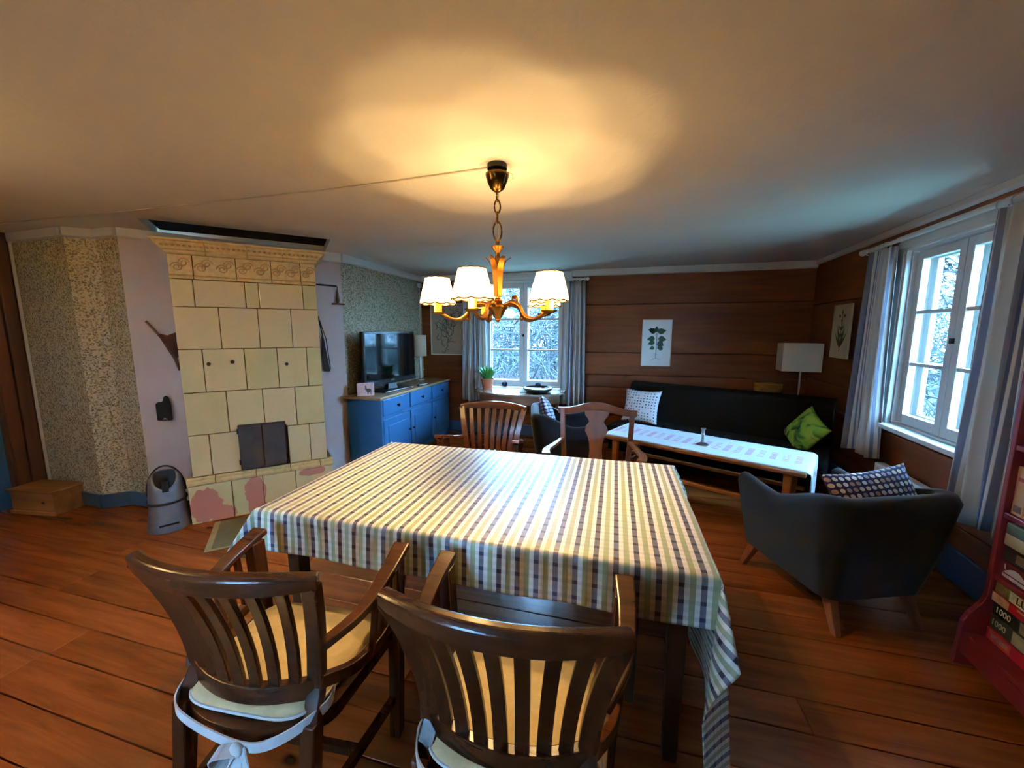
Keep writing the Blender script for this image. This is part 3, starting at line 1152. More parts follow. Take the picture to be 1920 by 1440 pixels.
# ------------------------------------------------------------------ dining table and cloth
TX0, TX1, TY0, TY1, TZ = -1.35, 0.30, 1.155, 2.09, 0.75
tb = empty('dining_table', ((TX0 + TX1) / 2, (TY0 + TY1) / 2, 0))
tag(tb, 'long dark wooden dining table under the checked cloth', 'table')
hx, hy = (TX1 - TX0) / 2, (TY1 - TY0) / 2
MB().box(-hx, hx, -hy, hy, TZ - 0.035, TZ - 0.003).build('table_top', 'legwood', tb, bevel=0.006)
for sy in (-1, 1):
    MB().box(-hx + 0.10, hx - 0.10, sy * (hy - 0.09) - 0.012, sy * (hy - 0.09) + 0.012, TZ - 0.125, TZ - 0.036).build('apron', 'legwood', tb)
for sx in (-1, 1):
    MB().box(sx * (hx - 0.09) - 0.012, sx * (hx - 0.09) + 0.012, -hy + 0.08, hy - 0.08, TZ - 0.125, TZ - 0.036).build('apron', 'legwood', tb)
    for sy in (-1, 1):
        cx, cy = sx * (hx - 0.075), sy * (hy - 0.085)
        MB().frustum((cx, cy, 0.0), (0.022, 0.022), (cx, cy, TZ - 0.036), (0.033, 0.033)).build('leg', 'legwood', tb, bevel=0.004)
# a pair of swing-out legs folded beside the right end
for yy in (-0.2, 0.2):
    MB().frustum((hx - 0.20, yy, 0.0), (0.018, 0.018), (hx - 0.20, yy, TZ - 0.036), (0.028, 0.028)).build('leg', 'legwood', tb, bevel=0.004)

cl = MB()
OX0, OX1, OY0, OY1 = 0.20, 0.68, 0.172, 0.15   # overhang: left, right, front, back
HX0, HX1, HY0, HY1 = TX0 - 0.004, TX1 + 0.006, TY0 - 0.004, TY1 + 0.004


def cloth_pt(u, v):
    """u,v: position on the cloth in metres measured from the left front corner of the table top"""
    Lx, Ly = HX1 - HX0, HY1 - HY0
    ax = -u if u < 0 else (u - Lx if u > Lx else 0.0)
    ay = -v if v < 0 else (v - Ly if v > Ly else 0.0)
    x = HX0 + min(max(u, 0), Lx)
    y = HY0 + min(max(v, 0), Ly)
    sx = -1 if u < 0 else 1
    sy = -1 if v < 0 else 1
    rr = 0.018

    def drop(d):      # rounded edge: returns (outwards, down)
        if d < rr * pi / 2:
            a = d / rr
            return rr * sin(a), rr * (1 - cos(a))
        return rr, rr + (d - rr * pi / 2)
    z = TZ + 0.002
    if ax == 0 and ay == 0:
        return (x, y, z)
    if ay == 0:
        o, d = drop(ax)
        w = 0.012 * sin(y * 17.0 + 0.8) * min(1.0, d / 0.2) if sx > 0 else 0.006 * sin(y * 15) * min(1, d / .1)
        return (x + sx * (o - 0.004 + w + 0.085 * d * (1 if sx > 0 else 0.14)), y, z - d)
    if ax == 0:
        o, d = drop(ay)
        return (x, y + sy * (o + 0.05 * d + 0.005 * sin(x * 13) * min(1, d / 0.1)), z - d)
    # corner: a pleat that hangs out from the corner
    r = hypot(ax, ay)
    ph = atan2(ay, ax)
    if sx > 0 and sy < 0:
        dirx, diry = 0.20, -0.98
    else:
        dirx, diry = sx * 0.6, sy * 0.8
    half = pi / 4
    tt = ph / half - 1.0
    q = half * max(0.0, 1.0 - sqrt(tt * tt + 0.02))
    q *= ((0.62 if ph < half else 0.62) if (sx > 0 and sy < 0) else 0.85)
    out = r * sin(q)
    dn = r * cos(q)
    o, d = drop(dn)
    # where along the rounded corner this half starts
    wg = ph / (pi / 2)
    bx_, by_ = sx * lerp(o, 0.006, wg), sy * lerp(0.006, o, wg)
    curl = 0.0
    if sx > 0 and sy < 0 and ph < half:
        curl = 1.05 * min(1.0, (1 - ph / half) * 2.0)
    ca, sa = cos(-curl), sin(-curl)
    fx, fy = dirx * ca - diry * sa, dirx * sa + diry * ca
    return (x + bx_ + fx * out + (0.085 * d if sx > 0 else 0), y + by_ + fy * out, z - d)


def axis_samples(L, o0, o1, nm, n0, n1):
    e = [0.007, 0.014, 0.021, 0.028]
    a = [-o0 + (o0 - 0.03) * i / n0 for i in range(n0 + 1)] + [-q for q in reversed(e[:-1])]
    mid = [L * i / nm for i in range(nm + 1)]
    b = [L + q for q in e[:-1]] + [L + 0.03 + (o1 - 0.03) * i / n1 for i in range(n1 + 1)]
    return a + mid + b


US = axis_samples(HX1 - HX0, OX0, OX1, 30, 14, 56)
VS = axis_samples(HY1 - HY0, OY0, OY1, 18, 18, 12)
nu, nv = len(US), len(VS)
vs, fs = [], []
for j, v in enumerate(VS):
    for i, u in enumerate(US):
        cl.uv[len(vs)] = (u + 0.31, v + 0.31)
        vs.append(cloth_pt(u, v))
for j in range(nv - 1):
    for i in range(nu - 1):
        a = j * nu + i
        fs.append((a, a + 1, a + nu + 1, a + nu))
cl.add(vs, fs)
co = cl.build('tablecloth', 'cloth', smooth=180, solid=0.0016)
tag(co, 'blue and green checked oilcloth spread over the dining table', 'tablecloth')


# ------------------------------------------------------------------ chairs
def rect(a, b):
    return [(-a, -b), (a, -b), (a, b), (-a, b)]


def back_pt(s, t):
    """barrel back of the slatted armchair: s -1..1 across, t 0..1 upwards"""
    w = 0.188 + 0.064 * t ** 1.4
    yc = -0.155 - 0.085 * t ** 1.8
    c = 0.050 + 0.012 * t
    return (w * s, yc + c * s * s, 0.50 + 0.36 * t)


def make_slat_chair():
    r = empty('slat_armchair')
    # legs; the front ones run on up to carry the arms
    for s in (-1, 1):
        MB().frustum((s * 0.245, 0.205, 0), (0.020, 0.020), (s * 0.274, 0.195, 0.70), (0.022, 0.026)).build('front_leg', 'darkwood', r, bevel=0.005)
        MB().frustum((s * 0.195, -0.20, 0), (0.018, 0.018), (s * 0.198, -0.145, 0.44), (0.022, 0.022)).build('back_leg', 'darkwood', r, bevel=0.005)
    # shaped seat frame and side rails
    out = []
    for k in range(41):
        a = pi + pi * k / 40
        out.append((0.235 * cos(a), -0.06 + 0.140 * sin(a)))
    out = [(-0.262, 0.20)] + out + [(0.262, 0.20)]
    MB().prism(out, 2, 0.395, 0.44).build('seat_frame', 'darkwoodx', r, bevel=0.006)
    for s in (-1, 1):
        path = spline([(s * 0.205, -0.115, 0.525), (s * 0.246, -0.02, 0.49), (s * 0.266, 0.09, 0.485), (s * 0.262, 0.19, 0.50)], 6)
        MB().sweep(path, rect(0.011, 0.018)).build('side_rail', 'darkwoodx', r, bevel=0.003)
        path = spline([(s * 0.222, -0.115, 0.635), (s * 0.268, -0.01, 0.655), (s * 0.282, 0.11, 0.69), (s * 0.280, 0.235, 0.722)], 8)
        n = len(path)
        MB().sweep(path, rect(0.016, 0.012), scale=[(lerp(0.9, 1.75, k / (n - 1)), 1.0) for k in range(n)]).build('armrest', 'darkwoodx', r, bevel=0.005)
        for k in range(3):
            yy = 0.045 + 0.042 * k
            zt = lerp(0.672, 0.694, k / 2)
            MB().frustum((s * 0.264, yy, 0.49), (0.008, 0.008), (s * 0.287, yy, zt), (0.008, 0.008)).build('arm_spindle', 'darkwood', r)
    # back: posts, slats, rails
    for s in (-1, 1):
        path = [(s * 0.198, -0.145, 0.43)] + [back_pt(s, t / 8) for t in range(9)]
        MB().sweep(path, rect(0.022, 0.014), up=(0, -1, 0.0), scale=[(1.0, 1.0)] * len(path)).build('back_post', 'darkwood', r, bevel=0.004)
    for k in range(7):
        s = -0.75 + 0.25 * k
        path = [back_pt(s, 0.02 + 0.96 * t / 8) for t in range(9)]
        MB().sweep(path, rect(0.0165, 0.006), up=(0.0, -1, 0.0)).build('back_slat', 'darkwood', r, bevel=0.002)
    top = [back_pt(-1.06 + 2.12 * k / 24, 1.0) for k in range(25)]
    sc2 = [(1.0, 1.0 - 0.35 * abs(-1 + 2 * k / 24) ** 3) for k in range(25)]
    top = [(p[0], p[1], p[2] + 0.006 + 0.012 * (1 - (-1 + 2 * k / 24) ** 2)) for k, p in enumerate(top)]
    MB().sweep(top, [(-0.016, -0.030), (0.016, -0.030), (0.019, 0.012), (0.010, 0.024), (-0.010, 0.024), (-0.017, 0.012)], scale=sc2).build('top_rail', 'darkwoodx', r, bevel=0.004)
    bot = [back_pt(-1.0 + 2.0 * k / 20, 0.0) for k in range(21)]
    MB().sweep(bot, rect(0.013, 0.026)).build('lower_rail', 'darkwoodx', r, bevel=0.003)
    # stretchers
    for s in (-1, 1):
        MB().sweep([(s * 0.196, -0.185, 0.16), (s * 0.248, 0.20, 0.16)], rect(0.010, 0.014)).build('stretcher', 'darkwood', r)
    MB().sweep([(-0.222, 0.01, 0.16), (0.222, 0.01, 0.16)], rect(0.010, 0.014)).build('stretcher', 'darkwood', r)
    return r


def make_cushion_pad(bow=True):
    """tied seat pad; same frame as the chair"""
    c = empty('seat_pad')
    def outline(k, n, off):
        t = k / n
        a = 2 * pi * t
        # superellipse, wider at the front
        ca, sa = cos(a), sin(a)
        e = 0.42
        X = (abs(ca) ** e) * (1 if ca > 0 else -1)
        Y = (abs(sa) ** e) * (1 if sa > 0 else -1)
        w = lerp(0.195, 0.232, (Y + 1) / 2)
        return ((w - off) * X, 0.02 + (0.195 - off) * Y)
    mb = MB()
    n = 48
    prof = [(0.012, 0.442), (0.0, 0.452), (0.0, 0.462), (0.012, 0.474), (0.05, 0.482), (0.12, 0.486)]
    vs, fs = [], []
    for off, z in prof:
        for k in range(n):
            x, y = outline(k, n, off)
            vs.append((x, y, z))
    for i in range(len(prof) - 1):
        for k in range(n):
            k2 = (k + 1) % n
            fs.append((i * n + k, i * n + k2, (i + 1) * n + k2, (i + 1) * n + k))
    fs.append(tuple(range(n)))
    fs.append(tuple((len(prof) - 1) * n + k for k in range(n)))
    mb.add(vs, fs).build('pad', 'cushion', c, smooth=50)
    pp_ = [(*outline(k, n, -0.001), 0.457) for k in range(n)]
    MB().tube(pp_, 0.005, 6, closed=True).build('piping', 'tie', c, smooth=60)
    # tie running round behind the back posts
    path = spline([(-0.208, -0.07, 0.466), (-0.222, -0.12, 0.458), (-0.165, -0.192, 0.445), (0.04, -0.216, 0.415), (0.145, -0.20, 0.432), (0.222, -0.12, 0.458), (0.208, -0.06, 0.466)], 8)
    MB().sweep(path, rect(0.002, 0.014)).build('tie_band', 'tie', c)
    if bow:
        kx, ky, kz = 0.045, -0.222, 0.412
        MB().sphere((kx, ky, kz), (0.020, 0.014, 0.018), 10, 8).build('bow_knot', 'tie', c, smooth=60)
        lp = spline([(kx, ky, kz), (kx - 0.04, ky - 0.02, kz + 0.004), (kx - 0.058, ky - 0.012, kz - 0.03), (kx - 0.03, ky - 0.006, kz - 0.05), (kx, ky, kz - 0.005)], 6)
        MB().sweep(lp, rect(0.0018, 0.015), up=(0, 1, 0.3)).build('bow_loop', 'tie', c)
        lp = spline([(kx, ky, kz), (kx + 0.022, ky - 0.012, kz - 0.05), (kx + 0.034, ky - 0.012, kz - 0.11), (kx + 0.036, ky - 0.008, kz - 0.18)], 6)
        MB().sweep(lp, [(-0.024, -0.0015), (0.024, -0.0015), (0.026, 0.0015), (-0.022, 0.0015)], up=(0, -1, 0)).build('bow_tail', 'tie', c)
        lp = spline([(kx, ky, kz), (kx + 0.002, ky - 0.016, kz - 0.06), (kx + 0.008, ky - 0.014, kz - 0.13)], 6)
        MB().sweep(lp, [(-0.018, -0.0015), (0.018, -0.0015), (0.018, 0.0015), (-0.018, 0.0015)], up=(0, -1, 0)).build('bow_tail', 'tie', c)
    return c


GC = 'slat-backed dining armchairs'
chA = make_slat_chair()
chA.location = (-0.945, 0.842, 0)
chA.rotation_euler = (0, 0, radians(5))
tag(chA, 'dark slat-backed armchair nearest the stove, tied bow hanging behind', 'chair', GC)
chB = copy_tree(chA)
chB.location = (-0.222, 0.868, 0)
chB.rotation_euler = (0, 0, radians(2))
tag(chB, 'dark slat-backed armchair with its back to the camera at the table middle', 'chair', GC)
chC = copy_tree(chA)
chC.location = (-0.905, 2.63, 0)
chC.rotation_euler = (0, 0, radians(181))
tag(chC, 'slat-backed armchair across the table in front of the half-round table', 'chair', GC)
GP = 'seat pads'
pdA = make_cushion_pad(True)
pdA.location = chA.location
pdA.rotation_euler = chA.rotation_euler
tag(pdA, 'beige seat pad with white bow on the chair nearest the stove', 'seat pad', GP)
pdB = make_cushion_pad(False)
pdB.location = chB.location
pdB.rotation_euler = chB.rotation_euler
tag(pdB, 'beige seat pad on the armchair at the middle of the table', 'seat pad', GP)
pdC = copy_tree(pdB)
pdC.location = chC.location
pdC.rotation_euler = chC.rotation_euler
tag(pdC, 'seat pad on the slat-backed chair across the table', 'seat pad', GP)


def make_splat_chair():
    r = empty('splat_armchair')
    for s in (-1, 1):
        MB().frustum((s * 0.235, 0.21, 0), (0.018, 0.018), (s * 0.255, 0.205, 0.655), (0.022, 0.022)).build('front_leg', 'redwood', r, bevel=0.005)
        path = [(s * 0.205, -0.27, 0.0), (s * 0.215, -0.22, 0.25), (s * 0.225, -0.205, 0.46), (s * 0.242, -0.225, 0.68), (s * 0.25, -0.262, 0.875)]
        MB().sweep(path, rect(0.018, 0.016), up=(0, -1, 0)).build('back_post', 'redwood', r, bevel=0.004)
        path = spline([(s * 0.24, -0.215, 0.66), (s * 0.285, -0.08, 0.645), (s * 0.31, 0.08, 0.655), (s * 0.29, 0.235, 0.67)], 8)
        n = len(path)
        MB().sweep(path, rect(0.017, 0.011), scale=[(0.8 + 0.9 * (k / (n - 1)), 1) for k in range(n)]).build('armrest', 'redwoodx', r, bevel=0.004)
    MB().prism([(-0.225, -0.21), (0.225, -0.21), (0.262, 0.22), (-0.262, 0.22)], 2, 0.39, 0.44).build('seat_frame', 'redwoodx', r, bevel=0.005)
    MB().prism([(-0.205, -0.18), (0.205, -0.18), (0.24, 0.205), (-0.24, 0.205)], 2, 0.441, 0.475).build('seat', 'cushion', r, bevel=0.012, segs=3)
    # arched crest rail
    up, lo = [], []
    for k in range(25):
        x = -0.285 + 0.57 * k / 24
        a = abs(x) / 0.285
        h = 0.885 + 0.048 * (0.5 + 0.5 * cos(pi * min(1, a * 1.15)))
        up.append((x, h))
        lo.append((x, h - lerp(0.058, 0.042, a)))
    yb = -0.268
    MB().prism(up + lo[::-1], 1, yb - 0.014, yb + 0.014).build('crest_rail', 'redwoodx', r, bevel=0.005)
    half = [(0.088, 0.875), (0.085, 0.84), (0.060, 0.81), (0.052, 0.785), (0.075, 0.755), (0.082, 0.725), (0.062, 0.69), (0.048, 0.64), (0.044, 0.58), (0.050, 0.52), (0.066, 0.47)]
    poly = half + [(-x, z) for x, z in reversed(half)]
    sp = MB().prism(poly, 1, -0.008, 0.008)
    sp.v = [(x, y - 0.205 - 0.06 * max(0, (z - 0.46) / 0.42) ** 1.4, z) for x, y, z in sp.v]
    sp.build('splat', 'redwood', r)
    MB().box(-0.215, 0.215, -0.222, -0.196, 0.445, 0.485).build('lower_rail', 'redwoodx', r)
    for s in (-1, 1):
        MB().sweep([(s * 0.21, -0.24, 0.15), (s * 0.238, 0.21, 0.15)], rect(0.010, 0.013)).build('stretcher', 'redwood', r)
    MB().sweep([(-0.225, -0.01, 0.15), (0.225, -0.01, 0.15)], rect(0.010, 0.013)).build('stretcher', 'redwood', r)
    return r


spc = make_splat_chair()
spc.location = (-0.115, 2.585, 0)
spc.rotation_euler = (0, 0, radians(180))
tag(spc, 'brown armchair with vase-shaped splat across the table', 'chair')


# ------------------------------------------------------------------ chandelier
def make_chandelier():
    ch = empty('chandelier', (-0.565, 1.84, CEIL))
    tag(ch, 'brass chandelier with five lit white shades over the table', 'chandelier')
    Z = lambda z: z - CEIL
    MB().lathe([(0.001, 0.0), (0.046, -0.001), (0.046, -0.022), (0.02, -0.03)], 28).build('ceiling_plate', 'black', ch, smooth=40)
    MB().lathe([(0.052, Z(2.185)), (0.056, Z(2.182)), (0.055, Z(2.172)), (0.047, Z(2.148)), (0.033, Z(2.118)), (0.018, Z(2.106)), (0.006, Z(2.100))], 32).build('canopy_bell', 'brassdark', ch, smooth=60)
    MB().tube([(0.05, 0, Z(2.185)), (0.075, 0.0, Z(2.175)), (0.078, 0.0, Z(2.155)), (0.05, 0.0, Z(2.143))], 0.0015, 5).build('cord_loop', 'cord', ch)
    # chain
    def ring(c, w, h, r, turn):
        p = []
        for k in range(20):
            a = 2 * pi * k / 20
            x = w * cos(a)
            p.append((c[0] + x * cos(turn), c[1] + x * sin(turn), c[2] + h * sin(a)))
        return MB().tube(p, r, 6, closed=True)
    for (zc, w, h, tn) in ((2.082, 0.009, 0.022, 1.4), (2.037, 0.014, 0.030, 0.26), (1.988, 0.009, 0.026, 1.6), (1.925, 0.020, 0.044, 0.26)):
        ring((0, 0, Z(zc)), w, h, 0.0042, tn).build('chain_link', 'brassdark', ch, smooth=60)
    MB().tube([(0.003, 0, Z(2.10)), (0.006, 0.002, Z(2.02)), (0.004, 0.0, Z(1.92)), (0.0, 0, Z(1.87))], 0.002, 5).build('lamp_cord', 'cord', ch)
    MB().lathe([(0.004, Z(1.885)), (0.010, Z(1.872)), (0.008, Z(1.864)), (0.030, Z(1.855)), (0.026, Z(1.845)), (0.014, Z(1.832)), (0.010, Z(1.815)), (0.014, Z(1.80))], 20).build('finial_cup', 'brass', ch, smooth=50)
    MB().lathe([(0.010, Z(1.81)), (0.018, Z(1.79)), (0.022, Z(1.765)), (0.020, Z(1.73)), (0.015, Z(1.68)), (0.012, Z(1.64)), (0.013, Z(1.61)), (0.022, Z(1.605)), (0.022, Z(1.592)), (0.016, Z(1.585))], 20).build('stem', 'brass', ch, smooth=50)
    # acanthus leaves round the stem
    for k in range(6):
        a = 2 * pi * k / 6 + 0.26
        p = spline([(0.018, 0, Z(1.62)), (0.022, 0, Z(1.70)), (0.028, 0, Z(1.755)), (0.046, 0, Z(1.79)), (0.066, 0, Z(1.802))], 5)
        p = [(x * cos(a), x * sin(a), z) for x, y, z in p]
        n = len(p)
        MB().sweep(p, rect(0.012, 0.0015), up=(cos(a), sin(a), 0.01), scale=[(0.5 + 0.8 * sin(pi * min(1, i / (n - 1) * 0.85 + 0.1)), 1) for i in range(n)]).build('acanthus_leaf', 'brass', ch)
    MB().lathe([(0.016, Z(1.59)), (0.030, Z(1.582)), (0.052, Z(1.575)), (0.054, Z(1.568)), (0.040, Z(1.556)), (0.030, Z(1.54)), (0.022, Z(1.522)), (0.012, Z(1.512)), (0.014, Z(1.505)), (0.004, Z(1.495))], 24).build('hub', 'brass', ch, smooth=50)
    shade_mat = NT('glowing_silk_shade')
    fabric_translucent(shade_mat, S(250, 230, 186), 0.62)
    shade_mat.bsdf.inputs['Roughness'].default_value = 0.9
    bulb = NT('lit_bulb')
    em = bulb.node('ShaderNodeEmission')
    em.inputs[0].default_value = (1.0, 0.72, 0.36, 1)
    em.inputs[1].default_value = 12.0
    bulb.link(em.outputs[0], bulb.out.inputs[0])
    R = 0.295
    for k in range(5):
        a = radians(-22 + 72 * k)
        ca, sa = cos(a), sin(a)
        P = lambda x, z, y=0.0: (x * ca - y * sa, x * sa + y * ca, Z(z))
        arm = MB()
        path = spline([(0.035, 1.572), (0.085, 1.586), (0.13, 1.568), (0.155, 1.528), (0.19, 1.508), (0.235, 1.514), (0.275, 1.532), (R, 1.537)], 6)
        n = len(path)
        path3 = [P(x, z) for x, z in [(p[0], p[1]) for p in [(q[0], q[1]) for q in path]]]
        arm.tube(path3, [lerp(0.011, 0.006, i / (n - 1)) + 0.004 * sin(pi * i / (n - 1) * 3) ** 2 for i in range(n)], 8)
        ao = arm.build('arm', 'brass', ch, smooth=60)
        sc1 = MB()
        sc1.tube([P(0.10 + 0.018 * cos(t) * (1 - t / 9), 1.602 + 0.018 * sin(t) * (1 - t / 9)) for t in [0.35 * i - 1.5 for i in range(16)]], 0.0055, 6)
        sc1.tube([P(0.150 + 0.016 * cos(t) * (1 - t / 9), 1.517 + 0.016 * sin(t) * (1 - t / 9)) for t in [0.35 * i + 1.2 for i in range(16)]], 0.0055, 6)
        sc1.build('scroll', 'brass', ao, smooth=60)
        MB().lathe([(0.004, 1.528), (0.02, 1.532), (0.036, 1.541), (0.037, 1.544), (0.016, 1.545)], 20, c=P(R, CEIL * 0)[:2] + (Z(0),)).build('drip_pan', 'brass', ch, smooth=50)
        MB().lathe([(0.0185, 1.545), (0.0185, 1.60), (0.012, 1.602)], 16, c=P(R, 0)[:2] + (Z(0),)).build('candle_sleeve', 'candle', ch, smooth=50)
        MB().lathe([(0.008, 1.602), (0.012, 1.608), (0.013, 1.615), (0.010, 1.622), (0.003, 1.626)], 12, c=P(R, 0)[:2] + (Z(0),)).build('bulb', bulb.m, ch, smooth=60)

        def wv(i, an, r, z):
            if i == 0:
                return r, z - 0.006 * abs(sin(an * 5))
            return r * (1 + 0.012 * cos(an * 40)), z
        sh = MB()
        sh.lathe([(0.087, 1.588), (0.083, 1.605), (0.071, 1.655), (0.058, 1.706)], 80, c=P(R, 0)[:2] + (Z(0),), cap=False, wave=wv)
        so = sh.build('lamp_shade', shade_mat.m, ch, smooth=60)
        hem = MB().tube([(P(R, 0)[0] + 0.088 * cos(t), P(R, 0)[1] + 0.088 * sin(t), Z(1.587 - 0.006 * abs(sin(t * 5)))) for t in [2 * pi * i / 60 for i in range(60)]], 0.0026, 5, closed=True)
        hem.build('scalloped_hem', 'brassdark', so)
        hem = MB().tube([(P(R, 0)[0] + 0.0585 * cos(t), P(R, 0)[1] + 0.0585 * sin(t), Z(1.707 + 0.003 * abs(sin(t * 6)))) for t in [2 * pi * i / 60 for i in range(60)]], 0.0022, 5, closed=True)
        hem.build('top_braid', 'brassdark', so)
        ld = bpy.data.lights.new('bulb_light', 'POINT')
        ld.energy = BULB_POWER
        ld.color = BULB_COLOR
        ld.shadow_soft_size = 0.006
        lo = bpy.data.objects.new('bulb_light', ld)
        COL.objects.link(lo)
        lo.parent = ch
        lo.location = (P(R, 0)[0], P(R, 0)[1], Z(1.642))
        sd_ = bpy.data.lights.new('added_downlight', 'SPOT')  # added spot with no bulb of its own, brightens the table
        sd_.energy = ADDED_DOWN
        sd_.color = BULB_COLOR
        sd_.spot_size = radians(100)
        sd_.spot_blend = 0.5
        sd_.shadow_soft_size = 0.015
        so_ = bpy.data.objects.new('added_downlight', sd_)
        COL.objects.link(so_)
        so_.parent = ch
        so_.location = (P(R + 0.03, 0)[0], P(R + 0.03, 0)[1], Z(1.602))
    return ch


make_chandelier()


def make_globe_lamp():
    g = empty('globe_lamp', (-2.75, 0.25, CEIL))
    tag(g, 'white glass globe lamp hanging beyond the left edge of the view', 'lamp')
    MB().lathe([(0.001, 0.0), (0.05, -0.001), (0.045, -0.03), (0.008, -0.035), (0.004, -0.16), (0.03, -0.165), (0.035, -0.19)], 20).build('ceiling_rose', 'brassdark', g, smooth=50)
    t = NT('opal_glass')
    fabric_translucent(t, (0.9, 0.88, 0.84, 1), 0.8)
    MB().sphere((0, 0, -0.30), 0.12, 24, 16).build('globe', t.m, g, smooth=60)
    ld = bpy.data.lights.new('globe_light', 'POINT')
    ld.energy = GLOBE_POWER
    ld.color = BULB_COLOR
    ld.shadow_soft_size = 0.05
    lo = bpy.data.objects.new('globe_light', ld)
    COL.objects.link(lo)
    lo.parent = g
    lo.location = (0, 0, -0.30)


make_globe_lamp()
cc = MB().tube(spline([(-0.61, 1.855, CEIL - 0.005), (-1.2, 1.885, CEIL - 0.006), (-1.75, 1.895, CEIL - 0.005), (-2.6, 1.88, CEIL - 0.006), (-3.6, 1.866, CEIL - 0.005), (-4.68, 1.85, CEIL - 0.006)], 6), 0.0035, 6)
tag(cc.build('ceiling_cable', 'cord', smooth=60), 'thin white cable stapled along the ceiling to the chandelier', 'cable')


# ------------------------------------------------------------------ sideboard, television and what stands there
SX0, SX1, SY0, SY1, SZ = -2.695, -2.285, 3.36, 5.03, 0.785
sb = empty('sideboard', (SX1, SY0, 0))
tag(sb, 'blue painted sideboard with pine top against the papered wall', 'sideboard')
D, L = SX1 - SX0, SY1 - SY0
MB().box(-D + 0.01, -0.012, 0.012, L - 0.012, 0.06, SZ - 0.028).build('body', 'blue', sb, bevel=0.003)
MB().box(-D, 0.022, -0.022, L + 0.02, SZ - 0.027, SZ).build('top', 'toppine', sb, bevel=0.007, segs=3)
MB().box(-D + 0.02, -0.02, 0.02, L - 0.02, 0.0, 0.06).build('plinth', 'blue', sb)
for yy in (0.012, L / 3 - 0.006, 2 * L / 3 - 0.006, L - 0.042):
    MB().box(-0.012, 0.0, yy, yy + 0.03, 0.06, SZ - 0.03).build('stile', 'blue', sb)
MB().box(-0.012, 0.0, 0.042, L - 0.042, 0.545, 0.572).build('rail', 'blue', sb)
for k in range(3):
    y0, y1 = 0.012 + k * (L - 0.03) / 3 + 0.026, 0.012 + (k + 1) * (L - 0.03) / 3
    d = MB().box(-0.004, 0.012, y0, y1, 0.578, SZ - 0.034).build('drawer', 'blue', sb, bevel=0.006, segs=2)
    yc, zc = (y0 + y1) / 2, 0.66
    MB().lathe([(0.007, 0), (0.007, 0.014), (0.017, 0.022), (0.016, 0.030), (0.008, 0.034)], 14).build('knob', 'knob', d, smooth=50, loc=(0.012, yc, zc), rot=(0, radians(90), 0))
    dr = MB().box(-0.004, 0.010, y0, y1, 0.075, 0.540).build('door', 'blue', sb, bevel=0.004)
    MB().box(0.009, 0.017, y0 + 0.075, y1 - 0.075, 0.15, 0.465).build('raised_panel', 'blue', dr, bevel=0.007)
    ky = y1 - 0.03 if k == 0 else y0 + 0.03
    MB().lathe([(0.006, 0), (0.006, 0.012), (0.015, 0.020), (0.014, 0.027), (0.007, 0.03)], 14).build('knob', 'knob', dr, smooth=50, loc=(0.010, ky, 0.33), rot=(0, radians(90), 0))

tv = empty('television', (-2.47, 3.90, SZ), radians(90 - 4))
tag(tv, 'black flat screen television standing on the blue sideboard', 'television')
# local x along the screen, local -y towards the room
MB().box(-0.47, 0.47, 0.0, 0.045, 0.075, 0.665).build('housing', 'tvblack', tv, bevel=0.012, segs=3)
MB().box(-0.30, 0.30, 0.0455, 0.10, 0.14, 0.55).build('rear_housing', 'tvblack', tv, bevel=0.02)
MB().box(-0.44, 0.44, -0.003, 0.002, 0.135, 0.64).build('screen', 'screen', tv)
MB().box(-0.47, 0.47, -0.006, 0.001, 0.08, 0.105).build('speaker_strip', 'tvblack', tv)
MB().box(-0.03, 0.03, -0.0045, -0.0005, 0.113, 0.121).build('badge', 'silver', tv)
MB().frustum((0, 0.03, 0.012), (0.09, 0.03), (0, 0.03, 0.09), (0.06, 0.018)).build('neck', 'tvblack', tv)
MB().box(-0.27, 0.27, -0.10, 0.14, 0.0, 0.013).build('foot', 'tvblack', tv, bevel=0.005)

tl = empty('table_lamp', (-2.60, 4.80, SZ))
tag(tl, 'slim table lamp with white cylinder shade beside the television', 'lamp')
MB().lathe([(0.055, 0.0), (0.055, 0.012), (0.02, 0.018), (0.012, 0.03), (0.012, 0.34)], 20).build('base', 'silver', tl, smooth=40)
MB().lathe([(0.088, 0.33), (0.088, 0.615)], 32, cap=False).build('shade', 'shadewhite', tl, smooth=60, solid=0.003)
cdm = MB().tube(spline([(-2.70, 5.02, 2.06), (-2.70, 5.02, 1.5), (-2.70, 5.02, 0.95), (-2.70, 5.01, 0.80)], 4), 0.005, 6)
wc = empty('wall_cable', (0, 0, 0))
tag(wc, 'white cable with junction box running down the wall corner', 'cable')
cdm.build('cable', 'cord', wc, smooth=60)
MB().box(-2.715, -2.67, 4.99, 5.05, 2.06, 2.12).build('junction_box', 'white', wc, bevel=0.006)

